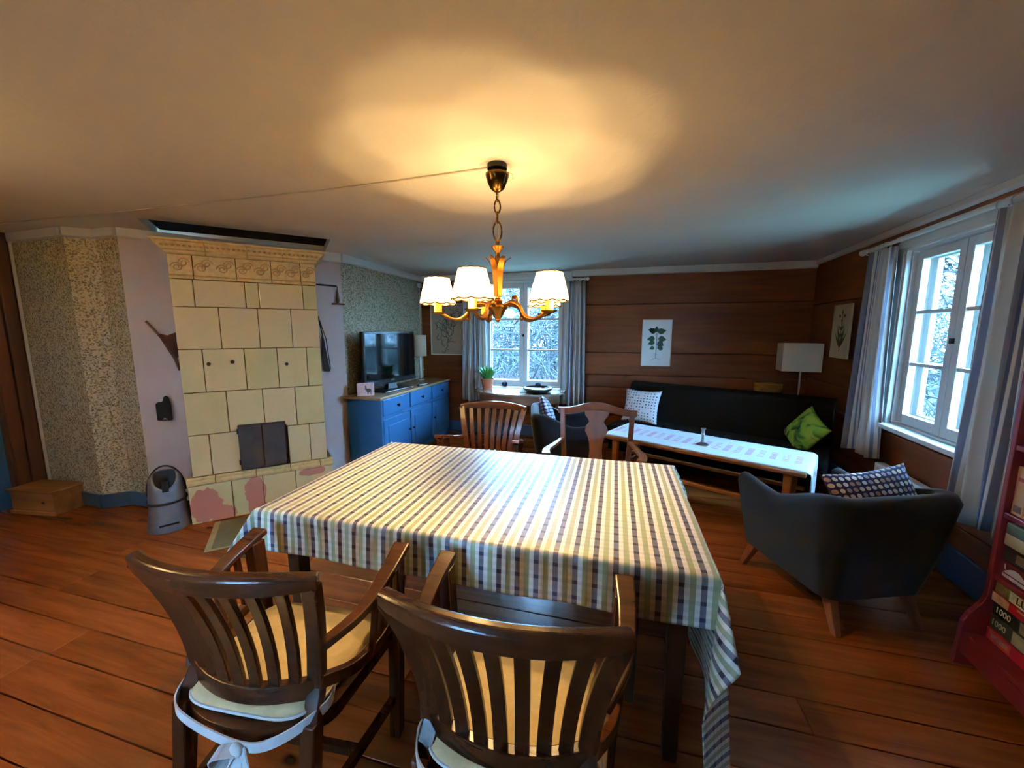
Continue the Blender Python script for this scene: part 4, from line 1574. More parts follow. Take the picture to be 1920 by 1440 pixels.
cdf = empty('picture_card', (-2.50, 3.435, SZ), radians(42))
tag(cdf, 'small pink picture card showing a dark animal at the sideboard end', 'card')
MB().box(-0.085, 0.085, 0.0, 0.004, 0.0, 0.135).build('card', plain('pink_card', S(206, 164, 156), 0.6, var=0.2, scale=40), cdf)
an = MB().sphere((0.03, -0.002, 0.055), (0.026, 0.0012, 0.020), 14, 8)
an.sphere((0.005, -0.002, 0.07), (0.013, 0.0012, 0.011), 10, 6)
for x in (0.012, 0.026, 0.040, 0.05):
    an.box(x, x + 0.006, -0.003, -0.001, 0.012, 0.05)
an.build('animal_print', 'ink', cdf)
MB().box(-0.03, 0.03, 0.004, 0.03, 0.0, 0.004).build('stand', 'redwood', cdf)
pt_ = empty('dark_jar', (-2.64, 3.56, SZ))
tag(pt_, 'small round dark jar behind the picture card by the television', 'jar')
MB().lathe([(0.04, 0), (0.05, 0.03), (0.05, 0.10), (0.035, 0.125), (0.03, 0.14)], 20).build('jar_body', 'tvblack', pt_, smooth=50)
MB().lathe([(0.033, 0.14), (0.033, 0.15), (0.01, 0.16)], 20).build('jar_lid', 'black', pt_, smooth=50)
rc = empty('remote_control', (-2.31, 4.30, SZ), radians(80))
tag(rc, 'black remote control lying before the television foot', 'remote control')
MB().box(-0.085, 0.085, -0.022, 0.022, 0.0, 0.018).build('case', 'tvblack', rc, bevel=0.006)
bt = MB()
for i in range(6):
    for j in range(3):
        bt.box(-0.07 + i * 0.024, -0.058 + i * 0.024, -0.016 + j * 0.012, -0.009 + j * 0.012, 0.0175, 0.0195)
bt.build('buttons', 'knob', rc)


# ------------------------------------------------------------------ half-round table under the back window
ht = empty('half_round_table', (-1.185, 4.77, 0))
tag(ht, 'half-round side table under the back wall window', 'table')
outl = [(-0.585, 0.26)] + [(-0.585 * cos(pi * k / 36), -0.40 * sin(pi * k / 36)) for k in range(37)] + [(0.585, 0.26)]
MB().prism(outl, 2, 0.675, 0.70).build('table_top', 'halftop', ht, bevel=0.006)
apr = [(-0.52 * cos(pi * k / 30), -0.345 * sin(pi * k / 30)) for k in range(31)]
MB().sweep([(x, y, 0.62) for x, y in apr], rect(0.010, 0.054)).build('apron', 'halfwood', ht)
for (x, y) in ((-0.47, 0.20), (0.47, 0.20), (-0.34, -0.235), (0.34, -0.235)):
    MB().frustum((x, y, 0), (0.015, 0.015), (x, y, 0.674), (0.024, 0.024)).build('leg', 'halfwood', ht, bevel=0.004)
MB().box(-0.30, 0.30, -0.02, 0.20, 0.52, 0.56).build('drawer_box', 'halfwood', ht)

pf_ = empty('potted_plant', (-1.62, 4.79, 0.70))
tag(pf_, 'green potted plant in terracotta pot at the half-round table left end', 'plant')
MB().lathe([(0.062, 0.0), (0.080, 0.10), (0.080, 0.105), (0.088, 0.107), (0.090, 0.135), (0.080, 0.136), (0.074, 0.10)], 28, cap=False).build('pot', 'terracotta', pf_, smooth=40)
MB().lathe([(0.001, 0.112), (0.077, 0.114)], 20, cap=False).build('soil', 'gap', pf_)
MB().lathe([(0.001, 0.001), (0.062, 0.001)], 20, cap=False).build('pot_bottom', 'terracotta', pf_)
random.seed(21)
lf_ = MB()
for k in range(190):
    a = random.uniform(0, 2 * pi)
    rr = 0.055 * sqrt(random.random())
    ln = random.uniform(0.11, 0.22)
    lean = random.uniform(0.1, 1.25)
    bx0, by0 = rr * cos(a), rr * sin(a)
    pts3 = []
    for t in (0, 0.35, 0.7, 1.0):
        out_ = ln * lean * 0.75 * t ** 1.4
        pts3.append(Vector((bx0 + out_ * cos(a), by0 + out_ * sin(a), 0.115 + ln * (t - 0.25 * lean * t * t))))
    side = Vector((-sin(a), cos(a), 0))
    ws = (0.002, 0.007, 0.006, 0.0005)
    vv, ff = [], []
    for p, w in zip(pts3, ws):
        vv += [p - side * w, p + side * w]
    for i in range(3):
        ff.append((2 * i, 2 * i + 1, 2 * i + 3, 2 * i + 2))
    lf_.add(vv, ff)
lf_.build('foliage', 'leaf', pf_)
bw = empty('shallow_bowl', (-0.92, 4.66, 0.70))
tag(bw, 'wide shallow green glazed bowl on the half-round table', 'bowl')
MB().lathe([(0.10, 0.0), (0.165, 0.018), (0.186, 0.045), (0.182, 0.060), (0.172, 0.062)], 40, cap=False).build('bowl_body', 'ceramic', bw, smooth=50)
MB().lathe([(0.001, 0.018), (0.12, 0.022), (0.160, 0.045), (0.172, 0.0625)], 40, cap=False).build('bowl_inside', 'ceramicdark', bw, smooth=60)
GO = 'dark glass tealight holders on the window sill'
for q, (xx, lb) in enumerate(((-1.452, 'small dark glass tealight holder on the sill behind the potted plant'), (-0.985, 'small dark glass tealight holder on the sill behind the shallow bowl'))):
    oo = empty('tealight_holder', (xx, BY - 0.085, 0.703))
    MB().lathe([(0.022, 0.0), (0.036, 0.018), (0.040, 0.04), (0.032, 0.058), (0.028, 0.058), (0.034, 0.04), (0.02, 0.012)], 20).build('glass_cup', 'glassblue', oo, smooth=50)
    MB().lathe([(0.001, 0.03), (0.018, 0.03), (0.018, 0.022)], 14, cap=False).build('candle', 'tie', oo)
    tag(oo, lb, 'candle holder', GO)


# ------------------------------------------------------------------ curtains
def make_curtain(name, a, b, ztop, zbot, label, folds=5, amp=0.022, gather=0.0, seed=0, width=0.8, lift=0.0, sway=0.0):
    """hangs between plan points a and b; u is the cloth width in metres for the stripes"""
    A, B = Vector(a), Vector(b)
    t = (B - A)
    nrm = Vector((-t.y, t.x)).normalized()
    rd = random.Random(seed)
    ph = [rd.uniform(0, 6.28) for _ in range(4)]
    mb = MB()

    def fn(u, v):
        k = 1 - v          # 1 at the top
        uu = u + sway * v * v * (1 - u)
        p = A + t * (0.5 + (uu - 0.5) * (1 - gather * k))
        w = amp * (0.55 + 0.6 * v) * sin(2 * pi * folds * u + ph[0] + 0.6 * sin(3 * v + ph[1])) + 0.3 * amp * sin(2 * pi * folds * 2.3 * u + ph[2])
        p = p + nrm * w
        zb = zbot + lift * u + 0.012 * sin(u * 9 + ph[3])
        return (p.x, p.y, lerp(ztop, zb, v))
    mb.grid(fn, 72, 16, uvfn=lambda u, v: (u * width + rd.random() * 0 + seed * 0.11, v * (ztop - zbot)))
    o = mb.build(name, 'curtain', smooth=180, solid=0.002)
    return tag(o, label, 'curtain', 'striped linen curtains')


make_curtain('curtain', (-2.06, 4.955), (-1.66, 4.955), 2.07, 0.50, 'striped linen curtain left of the back window, behind the potted plant', 5, 0.025, 0.15, 1, 0.62)
make_curtain('curtain', (-0.68, 4.955), (-0.36, 4.955), 2.07, 0.50, 'striped linen curtain right of the back window, above the splat-backed chair', 5, 0.028, 0.15, 2, 0.62)
c2a, c2b = rw(1.335, 0.135), rw(1.80, 0.135)
make_curtain('curtain', c2a[:2], c2b[:2], 2.045, 0.49, 'striped linen curtain left of the right wall window, beside the sofa', 4, 0.030, 0.26, 3, 0.52, lift=0.03)
c3a, c3b = rw(2.545, 0.135), rw(2.95, 0.135)
make_curtain('curtain', c3a[:2], c3b[:2], 2.045, 0.47, 'striped linen curtain next to the red bookcase', 4, 0.030, 0.1, 4, 0.5)


def make_rod(name, p, q, z, label, ring_spans):
    P, Q = Vector(p), Vector(q)
    t = (Q - P).normalized()
    r = empty(name, (p[0], p[1], z), atan2(t.y, t.x))
    Ln = (Q - P).length
    MB().tube([(0, 0, 0), (Ln, 0, 0)], 0.014, 12).build('rod', 'white', r, smooth=60)
    for x0, s in ((0.0, -1), (Ln, 1)):
        MB().lathe([(0.014, 0), (0.022, 0.004), (0.022, 0.012), (0.014, 0.018), (0.020, 0.03), (0.024, 0.044), (0.014, 0.06), (0.003, 0.066)], 14).build('rod_finial', 'white', r, smooth=60, loc=(x0, 0, 0), rot=(0, radians(90 * s), 0))
        xx = x0 - s * 0.06
        MB().box(xx - 0.012, xx + 0.012, 0.0, 0.10, -0.012, 0.012).build('bracket', 'white', r, bevel=0.003)
    for (a, b, n) in ring_spans:
        for k in range(n):
            x = lerp(a, b, k / max(1, n - 1))
            MB().tube([(x + 0.003 * sin(i), 0.024 * cos(2 * pi * i / 16), 0.024 * sin(2 * pi * i / 16) - 0.008) for i in range(16)], 0.004, 6, closed=True).build('curtain_ring', 'white', r, smooth=60)
    return tag(r, label, 'curtain rod')


make_rod('curtain_rod', (-2.10, 4.955), (-0.40, 4.955), 2.095, 'white curtain rod with turned ends over the back window', ((0.07, 0.36, 5), (1.46, 1.66, 5)))
rp0, rp1 = rw(1.33, 0.135), rw(3.0, 0.135)
rod2 = make_rod('curtain_rod', rp0[:2], rp1[:2], 2.075, 'white curtain rod over the right wall window', ((0.05, 0.30, 5), (1.26, 1.6, 5)))


# ------------------------------------------------------------------ pictures
def framed(name, loc, rz, w, h, paper, framemat, label, fw=0.012):
    f = empty(name, loc, rz)
    mb = MB().box(-w / 2, -w / 2 + fw, -0.02, 0.0, 0, h)
    mb.box(w / 2 - fw, w / 2, -0.02, 0.0, 0, h).box(-w / 2 + fw, w / 2 - fw, -0.02, 0.0, 0, fw).box(-w / 2 + fw, w / 2 - fw, -0.02, 0.0, h - fw, h)
    mb.build('frame', framemat, f)
    MB().box(-w / 2 + fw, w / 2 - fw, -0.012, -0.004, fw, h - fw).build('print', paper, f)
    tag(f, label, 'picture')
    return f


def leaf_poly(cx, cz, ln, wd, ang, jag=0.0):
    pts = []
    for k in range(9):
        t = k / 8
        pts.append((t * ln, wd * sin(pi * t ** 0.7) * (1 - 0.25 * t) * 0.5))
    for k in range(7, 0, -1):
        t = k / 8
        pts.append((t * ln, -wd * sin(pi * t ** 0.7) * (1 - 0.25 * t) * 0.5))
    return [(cx + x * cos(ang) - z * sin(ang), cz + x * sin(ang) + z * cos(ang)) for x, z in pts]


pic = framed('picture', (0.488, BY - 0.012, 1.022), 0, 0.345, 0.572, 'paper', 'shadewhite', 'framed botanical print of a green leafy plant above the sofa', 0.008)
k_ = 0.00069 * 0.9
leaves = MB()
for (cx, cz, ln, wd, an) in ((0.0, 0.42, 0.075, 0.055, 95), (-0.01, 0.42, 0.10, 0.075, 160), (0.01, 0.42, 0.105, 0.08, 12), (-0.03, 0.42, 0.075, 0.045, 135), (-0.02, 0.345, 0.095, 0.075, 190), (0.02, 0.345, 0.10, 0.08, -12),
                              (-0.02, 0.30, 0.09, 0.06, 200), (0.015, 0.30, 0.085, 0.085, -35), (-0.025, 0.235, 0.06, 0.055, 205), (0.015, 0.25, 0.075, 0.07, -30), (0.03, 0.215, 0.05, 0.04, -10)):
    leaves.prism(leaf_poly(cx, cz, ln, wd, radians(an)), 1, -0.0135, -0.0122)
leaves.build('leaf_print', 'inkgreen', pic)
stp = MB().sweep([(0.0, -0.0128, 0.43), (0.005, -0.0128, 0.3), (0.0, -0.0128, 0.17), (-0.004, -0.0128, 0.10)], rect(0.003, 0.0005), up=(0, -1, 0))
stp.sweep([(-0.004, -0.0128, 0.10), (-0.03, -0.0128, 0.085), (-0.06, -0.0128, 0.065)], rect(0.002, 0.0005), up=(0, -1, 0))
stp.sweep([(-0.004, -0.0128, 0.10), (0.03, -0.0128, 0.09), (0.055, -0.0128, 0.075)], rect(0.0015, 0.0005), up=(0, -1, 0))
stp.sweep([(-0.035, -0.0128, 0.155), (0.0, -0.0128, 0.15), (0.03, -0.0128, 0.135)], rect(0.0015, 0.0005), up=(0, -1, 0))
stp.build('stem_print', 'ink', pic)

mpz = framed('picture', (-2.30, BY - 0.012, 1.118), 0, 0.54, 0.72, 'oldpaper', 'shadewhite', 'framed old map in faded brown left of the back window', 0.014)
random.seed(33)
ml = MB()
for q in range(16):
    cx, cz = random.uniform(-0.18, 0.18), random.uniform(0.08, 0.62)
    r0 = random.uniform(0.03, 0.10)
    pth = []
    ph = random.uniform(0, 6)
    span = random.uniform(2.5, 6.2)
    for i in range(18):
        a = ph + span * i / 17
        rr = r0 * (1 + 0.28 * sin(3 * a + q) + 0.15 * sin(7 * a))
        pth.append((max(-0.235, min(0.235, cx + rr * cos(a))), -0.0128, max(0.03, min(0.69, cz + 1.3 * rr * sin(a)))))
    ml.sweep(pth, rect(0.0038, 0.0005), up=(0, -1, 0))
for q in range(14):
    cx, cz = random.uniform(-0.2, 0.2), random.uniform(0.06, 0.66)
    ml.box(cx - 0.016, cx + 0.016, -0.0132, -0.0122, cz, cz + 0.006)
ml.box(-0.238, 0.238, -0.0132, -0.0122, 0.026, 0.029).box(-0.238, 0.238, -0.0132, -0.0122, 0.691, 0.694)
ml.build('map_lines', 'ink', mpz)

p3 = rw(0.905, 0.06, 1.205)
pc3 = framed('picture', p3, RANG, 0.325, 0.49, 'tanpaper', 'tanpaper', 'narrow buff botanical print beside the window curtain on the right wall', 0.006)
pl3 = MB()
for (cx, cz, ln, wd, an) in ((0, .10, .16, .03, 130), (0, .10, .17, .03, 50), (0, .10, .22, .028, 110), (0.0, .10, .20, .028, 70), (0, .2, .07, .03, 150), (0, .2, .07, .03, 30), (0, .26, .06, .028, 140), (0, .26, .06, .028, 40),
                              (-.03, .38, .04, .03, 160), (.03, .38, .04, .03, 20), (0, .40, .04, .03, 90), (0, .33, .035, .025, 90)):
    pl3.prism(leaf_poly(cx, cz, ln, wd, radians(an)), 1, -0.0135, -0.0122)
pl3.sweep([(0, -0.0128, 0.06), (0.003, -0.0128, 0.25), (0, -0.0128, 0.42)], rect(0.003, 0.0005), up=(0, -1, 0))
pl3.build('plant_print', 'inkdark', pc3)


# ------------------------------------------------------------------ cushions
def pillow(name, w, h, th, mat, loc, rot, label, cat='cushion', group=None, pinch=0.10):
    mb = MB()

    def mk(sgn):
        def fn(u, v):
            a, b = 2 * u - 1, 2 * v - 1
            x = w / 2 * a * (1 - pinch * (1 - b * b) * abs(a))
            y = h / 2 * b * (1 - pinch * (1 - a * a) * abs(b))
            z = sgn * th / 2 * (max(0.0, (1 - a * a)) * max(0.0, (1 - b * b))) ** 0.42
            return (x, y, z)
        return fn
    mb.grid(mk(1), 20, 20, uvfn=lambda u, v: (u * w, v * h))
    mb.grid(mk(-1), 20, 20, uvfn=lambda u, v: (u * w + 0.3, v * h + 0.2))
    me = mb.mesh(name, mat)
    bm = bmesh.new()
    bm.from_mesh(me)
    bmesh.ops.remove_doubles(bm, verts=bm.verts, dist=0.0004)
    bmesh.ops.recalc_face_normals(bm, faces=bm.faces)
    bm.to_mesh(me)
    bm.free()
    me.polygons.foreach_set('use_smooth', [True] * len(me.polygons))
    o = bpy.data.objects.new(name, me)
    COL.objects.link(o)
    o.location = loc
    o.rotation_euler = rot
    return tag(o, label, cat, group)


# ------------------------------------------------------------------ sofa
SA = radians(-26.6)
sx_, sy_ = cos(SA), sin(SA)
SO = (0.265, 4.985)


def sofa_pt(a, b, z=0.0):
    """a along the sofa from its left end, b forward from the back of the sofa"""
    return (SO[0] + sx_ * a + sy_ * b, SO[1] + sy_ * a - sx_ * b, z)


sf = empty('sofa', (SO[0], SO[1], 0), SA)
tag(sf, 'long black armless sofa standing aslant under the botanical print', 'sofa')
SL = 1.92
prof = [(-0.02, 0.40), (0.0, 0.80), (-0.03, 0.845), (-0.09, 0.855), (-0.15, 0.83), (-0.17, 0.78), (-0.24, 0.42), (-0.20, 0.38)]
MB().prism([(p[0], p[1]) for p in prof], 0, 0.0, SL).build('backrest', 'sofa', sf, bevel=0.03, segs=3, smooth=40)
MB().box(0.0, SL, -0.80, -0.10, 0.24, 0.43).build('seat', 'sofa', sf, bevel=0.045, segs=4, smooth=40)
MB().box(0.04, SL - 0.04, -0.76, -0.08, 0.16, 0.24).build('frame', 'sofa', sf)
for (x, yv) in ((0.10, -0.70), (SL - 0.10, -0.70), (0.10, -0.15), (SL - 0.10, -0.15)):
    MB().frustum((x, yv, 0), (0.018, 0.018), (x, yv, 0.165), (0.024, 0.024)).build('leg', 'legwood', sf)
pillow('cushion', 0.42, 0.40, 0.14, 'smalldots', sofa_pt(0.23, 0.37, 0.60), (radians(72), 0, SA + radians(2)), 'white cushion with small dark sprigs at the sofa left end')
pillow('cushion', 0.38, 0.36, 0.13, 'leafprint', sofa_pt(1.73, 0.33, 0.565), (radians(62), radians(24), SA - radians(62)), 'bright green leafy cushion at the sofa right end')

# ------------------------------------------------------------------ coffee table
CT = (0.69, 3.335)
ct = empty('coffee_table', (CT[0], CT[1], 0), SA)
tag(ct, 'long low oak coffee table before the sofa', 'table')
CL, CW, CZ = 1.44, 0.58, 0.55
MB().box(-CL / 2, CL / 2, -CW / 2, CW / 2, CZ - 0.032, CZ).build('table_top', 'coffee', ct, bevel=0.010, segs=3)
for sxx in (-1, 1):
    for syy in (-1, 1):
        x, yv = sxx * (CL / 2 - 0.10), syy * (CW / 2 - 0.06)
        MB().frustum((x, yv, 0), (0.016, 0.016), (x, yv, CZ - 0.033), (0.024, 0.024)).build('leg', 'coffee', ct, bevel=0.004)
    MB().box(sxx * (CL / 2 - 0.10) - 0.012, sxx * (CL / 2 - 0.10) + 0.012, -CW / 2 + 0.05, CW / 2 - 0.05, 0.235, 0.262).build('shelf_bearer', 'coffee', ct)
for syy in (-1, 1):
    MB().box(-CL / 2 + 0.03, CL / 2 - 0.03, syy * (CW / 2 - 0.06) - 0.018, syy * (CW / 2 - 0.06) + 0.018, 0.263, 0.29).build('shelf_rail', 'coffee', ct, bevel=0.005)
rn = MB()
RW = 0.55


def runner(u, v):
    s = u * 1.76 - 0.02
    y = (v - 0.5) * RW
    x = -CL / 2 + 0.01 + s
    z = CZ + 0.0022
    if x > CL / 2:
        d = x - CL / 2
        x, z = CL / 2 + 0.006 + 0.02 * min(d, 0.02) / 0.02 + 0.010 * sin(y * 24) * min(1, d / .1), CZ + 0.002 - max(0, d - 0.004)
    y += 0.004 * sin(s * 5.5) + 0.002
    return (x, y, z)


rn.grid(runner, 90, 14, uvfn=lambda u, v: (u * 1.76, v * RW))
ro = rn.build('table_runner', 'runner', smooth=180, solid=0.0015)
ro.location = (CT[0], CT[1], 0)
ro.rotation_euler = (0, 0, SA)
tag(ro, 'white embroidered runner on the coffee table hanging over one end', 'table runner')
cs = empty('candlestick', (0.70, 3.28, CZ + 0.003))
tag(cs, 'small silver candlestick standing on the embroidered runner', 'candlestick')
MB().lathe([(0.044, 0.0), (0.045, 0.004), (0.030, 0.012), (0.012, 0.02), (0.010, 0.035), (0.016, 0.04), (0.010, 0.047)], 20).build('foot', 'silver', cs, smooth=50)
MB().lathe([(0.010, 0.047), (0.009, 0.075), (0.015, 0.085), (0.011, 0.095), (0.013, 0.12), (0.019, 0.128), (0.020, 0.133), (0.012, 0.134)], 20).build('stem', 'silver', cs, smooth=50)


# ------------------------------------------------------------------ tub armchairs
def make_tub_chair():
    r = empty('tub_armchair')
    # U-shaped shell: centre line from the left arm front, round the back, to the right arm front
    def u_path(hw, yb, yf, rad, n=10):
        pts = []
        for k in range(n + 1):
            pts.append((-hw, lerp(yf, yb + rad, k / n)))
        for k in range(1, n):
            a = pi + (pi / 2) * k / n
            pts.append((-hw + rad + rad * cos(a), yb + rad + rad * sin(a)))
        for k in range(n + 1):
            pts.append((lerp(-hw + rad, hw - rad, k / n), yb))
        for k in range(1, n):
            a = 1.5 * pi + (pi / 2) * k / n
            pts.append((hw - rad + rad * cos(a), yb + rad + rad * sin(a)))
        for k in range(n + 1):
            pts.append((hw, lerp(yb + rad, yf, k / n)))
        return pts
    ot = u_path(0.35, -0.37, 0.27, 0.10)
    ob = u_path(0.275, -0.295, 0.25, 0.08)
    it = u_path(0.265, -0.285, 0.27, 0.07)
    n = len(ot)
    vs, fs = [], []
    for i in range(n):
        yy = ot[i][1]
        t = max(0.0, min(1.0, (0.06 - yy) / 0.40))
        t = t * t * (3 - 2 * t)
        front = max(0.0, yy / 0.27)
        top = 0.575 + 0.125 * t + 0.035 * front
        mx = ((ot[i][0] + it[i][0]) / 2, (ot[i][1] + it[i][1]) / 2)
        bi = (ob[i][0] * 0.84, ob[i][1] * 0.84 if ob[i][1] < 0 else ob[i][1])
        vs += [(ob[i][0], ob[i][1], 0.165), (lerp(ob[i][0], ot[i][0], .55), lerp(ob[i][1], ot[i][1], .55), 0.38), (ot[i][0], ot[i][1], top - 0.045), (lerp(mx[0], ot[i][0], .65), lerp(mx[1], ot[i][1], .65), top - 0.010),
               (mx[0], mx[1], top), (lerp(mx[0], it[i][0], .7), lerp(mx[1], it[i][1], .7), top - 0.012), (it[i][0], it[i][1], top - 0.05), (it[i][0], it[i][1], 0.40), (bi[0], bi[1], 0.165)]
    m_ = 9
    for i in range(n - 1):
        for k in range(m_):
            k2 = (k + 1) % m_
            fs.append((i * m_ + k, i * m_ + k2, (i + 1) * m_ + k2, (i + 1) * m_ + k))
    fs.append(tuple(range(m_)))
    fs.append(tuple((n - 1) * m_ + k for k in range(m_)))
    MB().add(vs, fs).build('shell', 'armchair', r, smooth=50)
    MB().box(-0.25, 0.25, -0.25, 0.25, 0.20, 0.31).build('seat_base', 'armchair', r, bevel=0.02)
    MB().box(-0.258, 0.258, -0.272, 0.285, 0.31, 0.43).build('seat_cushion', 'armchair', r, bevel=0.035, segs=3, smooth=40)
    for sxx in (-1, 1):
        MB().frustum((sxx * 0.225, -0.315, 0), (0.015, 0.015), (sxx * 0.205, -0.235, 0.172), (0.026, 0.026)).build('leg', 'armleg', r, bevel=0.004)
        MB().frustum((sxx * 0.262, 0.28, 0), (0.015, 0.015), (sxx * 0.235, 0.215, 0.172), (0.026, 0.026)).build('leg', 'armleg', r, bevel=0.004)
    return r


GA = 'dark tub armchairs'
ta = make_tub_chair()
ta.location = (1.170, 2.390, 0)
ta.rotation_euler = (0, 0, radians(21))
tag(ta, 'dark navy tub armchair with its back to the camera beside the bookcase', 'armchair', GA)
tb2 = copy_tree(ta)
tb2.location = (-0.43, 3.76, 0)
tb2.rotation_euler = (0, 0, radians(-78))
tag(tb2, 'dark tub armchair behind the dining chairs by the half-round table', 'armchair', GA)
ca_, sa_ = cos(radians(21)), sin(radians(21))
pillow('cushion', 0.47, 0.40, 0.12, 'dots', (1.170 + 0.075 * ca_ + 0.19 * sa_, 2.390 + 0.075 * sa_ - 0.19 * ca_, 0.572), (radians(60), radians(-6), radians(21 - 2)), 'navy cushion with coloured dots leaning in the tub armchair by the bookcase')
pillow('cushion', 0.42, 0.42, 0.13, 'squares', (-0.62, 3.70, 0.615), (radians(72), radians(14), radians(96)), 'blue and white patterned cushion in the tub armchair by the half-round table')

# ------------------------------------------------------------------ corner behind the sofa
fl = empty('floor_lamp', (1.93, 4.78, 0))
tag(fl, 'floor lamp with white box-shaped shade in the corner behind the sofa', 'lamp')
MB().lathe([(0.13, 0), (0.13, 0.012), (0.02, 0.02), (0.008, 0.03), (0.008, 1.10)], 24).build('stand', 'silver', fl, smooth=40)
sh = MB()
a0, a1, b0, b1 = -0.20, 0.15, -0.115, 0.115
for (x0, x1, y0, y1) in ((a0, a1, b0, b0 + .004), (a0, a1, b1 - .004, b1), (a0, a0 + .004, b0, b1), (a1 - .004, a1, b0, b1)):
    sh.box(x0, x1, y0, y1, 1.03, 1.325)
sh.build('shade', 'shadewhite', fl, rot=(0, 0, radians(-6)))
MB().tube([(0, -0.02, 1.03), (0.002, -0.02, 0.86), (-0.004, -0.02, 0.70)], 0.0025, 5).build('pull_cord', 'cord', fl)
MB().box(-0.19, 0.14, -0.003, 0.003, 1.10, 1.106).build('shade_bracket', 'silver', fl, rot=(0, 0, radians(-6)))
sd = empty('side_table', (1.60, 4.86, 0))
tag(sd, 'small dark side table behind the sofa carrying the round wooden box', 'table')
MB().lathe([(0.19, 0.76), (0.195, 0.765), (0.195, 0.778), (0.19, 0.783)], 32).build('table_top', 'black', sd, smooth=40)
MB().lathe([(0.15, 0), (0.15, 0.02), (0.03, 0.05), (0.025, 0.76)], 20).build('pedestal', 'black', sd, smooth=40)
rb = empty('round_box', (1.66, 4.85, 0.784))
tag(rb, 'round golden brown wooden box showing above the sofa back', 'box')
MB().lathe([(0.125, 0.0), (0.135, 0.01), (0.138, 0.07)], 32).build('box_body', 'bentwood', rb, smooth=40)
MB().lathe([(0.143, 0.05), (0.143, 0.088), (0.13, 0.102), (0.05, 0.112), (0.001, 0.114)], 32).build('lid', 'bentwood', rb, smooth=40)

# radiator under the right window
rd_ = empty('radiator', rw(1.78, 0.085, 0), RANG)
tag(rd_, 'white panel radiator below the right wall window', 'radiator')
MB().box(0.0, 0.62, -0.03, 0.03, 0.14, 0.495).build('panel', 'white', rd_, bevel=0.008)
for k in range(14):
    MB().box(0.03 + k * 0.042, 0.05 + k * 0.042, -0.034, -0.03, 0.17, 0.465).build('fin', 'white', rd_)
for x in (0.08, 0.54):
    MB().box(x - 0.012, x + 0.012, -0.02, 0.02, 0.0, 0.141).build('foot', 'white', rd_)


# ------------------------------------------------------------------ red bookcase with books and games
bc = empty('bookcase', (1.565, 1.99, 0), RANG)
tag(bc, 'dark red painted bookcase full of games against the right wall', 'bookcase')
# local x along the wall towards the camera, local -y towards the room; the back stands near the wall
BL, BD, BH = 0.95, 0.28, 1.72
endp = [(0.0, 0.34), (-0.012, 0.30), (-0.045, 0.245), (-0.062, 0.20), (-0.066, 0.10), (-0.075, 0.0), (BD, 0.0), (BD, BH), (0.0, BH)]
MB().prism([(p[0], p[1]) for p in endp], 0, 0.0, 0.022).build('end_panel', 'redpaint', bc, bevel=0.004)
MB().prism([(p[0], p[1]) for p in endp], 0, BL - 0.022, BL).build('end_panel', 'redpaint', bc, bevel=0.004)
SHZ = [0.155, 0.445, 0.715, 1.0, 1.30]
for i, z in enumerate(SHZ):
    MB().box(0.0225, BL - 0.0225, -0.055 if i == 0 else 0.004, BD - 0.012, z - 0.022, z).build('shelf', 'redpaint', bc, bevel=0.003)
MB().box(0.0225, BL - 0.0225, -0.058, -0.040, 0.06, 0.132).build('plinth_board', 'redpaint', bc)
MB().box(0.0225, BL - 0.0225, BD - 0.011, BD, 0.02, BH - 0.002).build('back_panel', 'redpaint', bc)
MB().box(-0.01, BL + 0.01, -0.012, BD, BH, BH + 0.022).build('top', 'redpaint', bc, bevel=0.004)


def game(x0, x1, y0, z0, h, col, label, texts=(), dp=0.24, accent=None, name='game_box', cat='game box', grp='games in the red bookcase'):
    ang = RANG
    g = empty(name, (1.565 + cos(ang) * x0 - sin(ang) * y0, 1.99 + sin(ang) * x0 + cos(ang) * y0, z0), ang)
    W_ = x1 - x0
    MB().box(0, W_, 0, dp, 0, h).build('carton', plain('printed_carton', col, 0.45, var=0.15, scale=9), g, bevel=0.0015)
    if accent:
        for (a, b, c, d, cl_) in accent:
            MB().box(a * W_, b * W_, -0.0008, 0.001, c * h, d * h).build('printed_band', plain('printed_band', cl_, 0.45, var=0.3, scale=40), g)
    for (tx, fx, fz, sz, tc) in texts:
        text_part('lettering', tx, sz, plain('lettering_ink', tc, 0.5), g, (fx * W_, -0.0015, fz * h), (radians(90), 0, 0))
    tag(g, label, cat, grp)
    return g


cream_, greenl = S(206, 194, 160), S(112, 128, 112)
game(0.028, 0.60, 0.012, SHZ[0] + 0.0005, 0.052, S(176, 28, 40), 'red game box lying at the bottom of the stack', [('30P', 0.62, 0.5, 0.045, S(230, 190, 180))], accent=[(0.02, 0.2, 0.1, 0.9, S(196, 70, 66)), (0.04, 0.18, 0.3, 0.7, S(220, 200, 190))])
game(0.030, 0.55, 0.016, SHZ[0] + 0.054, 0.062, S(66, 70, 50), 'dark jigsaw box with pale landscape lying on the red game box', [('1000', 0.08, 0.5, 0.035, S(200, 200, 180))], accent=[(0.2, 0.98, 0.08, 0.92, S(168, 164, 132))])
game(0.032, 0.56, 0.014, SHZ[0] + 0.118, 0.056, S(38, 40, 38), 'black jigsaw box lettered 1000 in the middle of the stack', [('1000', 0.10, 0.5, 0.036, S(214, 210, 190))], accent=[(0.24, 0.6, 0.1, 0.9, S(140, 136, 104))])
game(0.028, 0.60, 0.010, SHZ[0] + 0.176, 0.036, S(186, 30, 40), 'thin red game box with orange upper edge above the jigsaws', [], accent=[(0.0, 0.14, 0.0, 1.0, S(196, 150, 110)), (0.2, 0.98, 0.72, 0.92, S(232, 170, 90))])
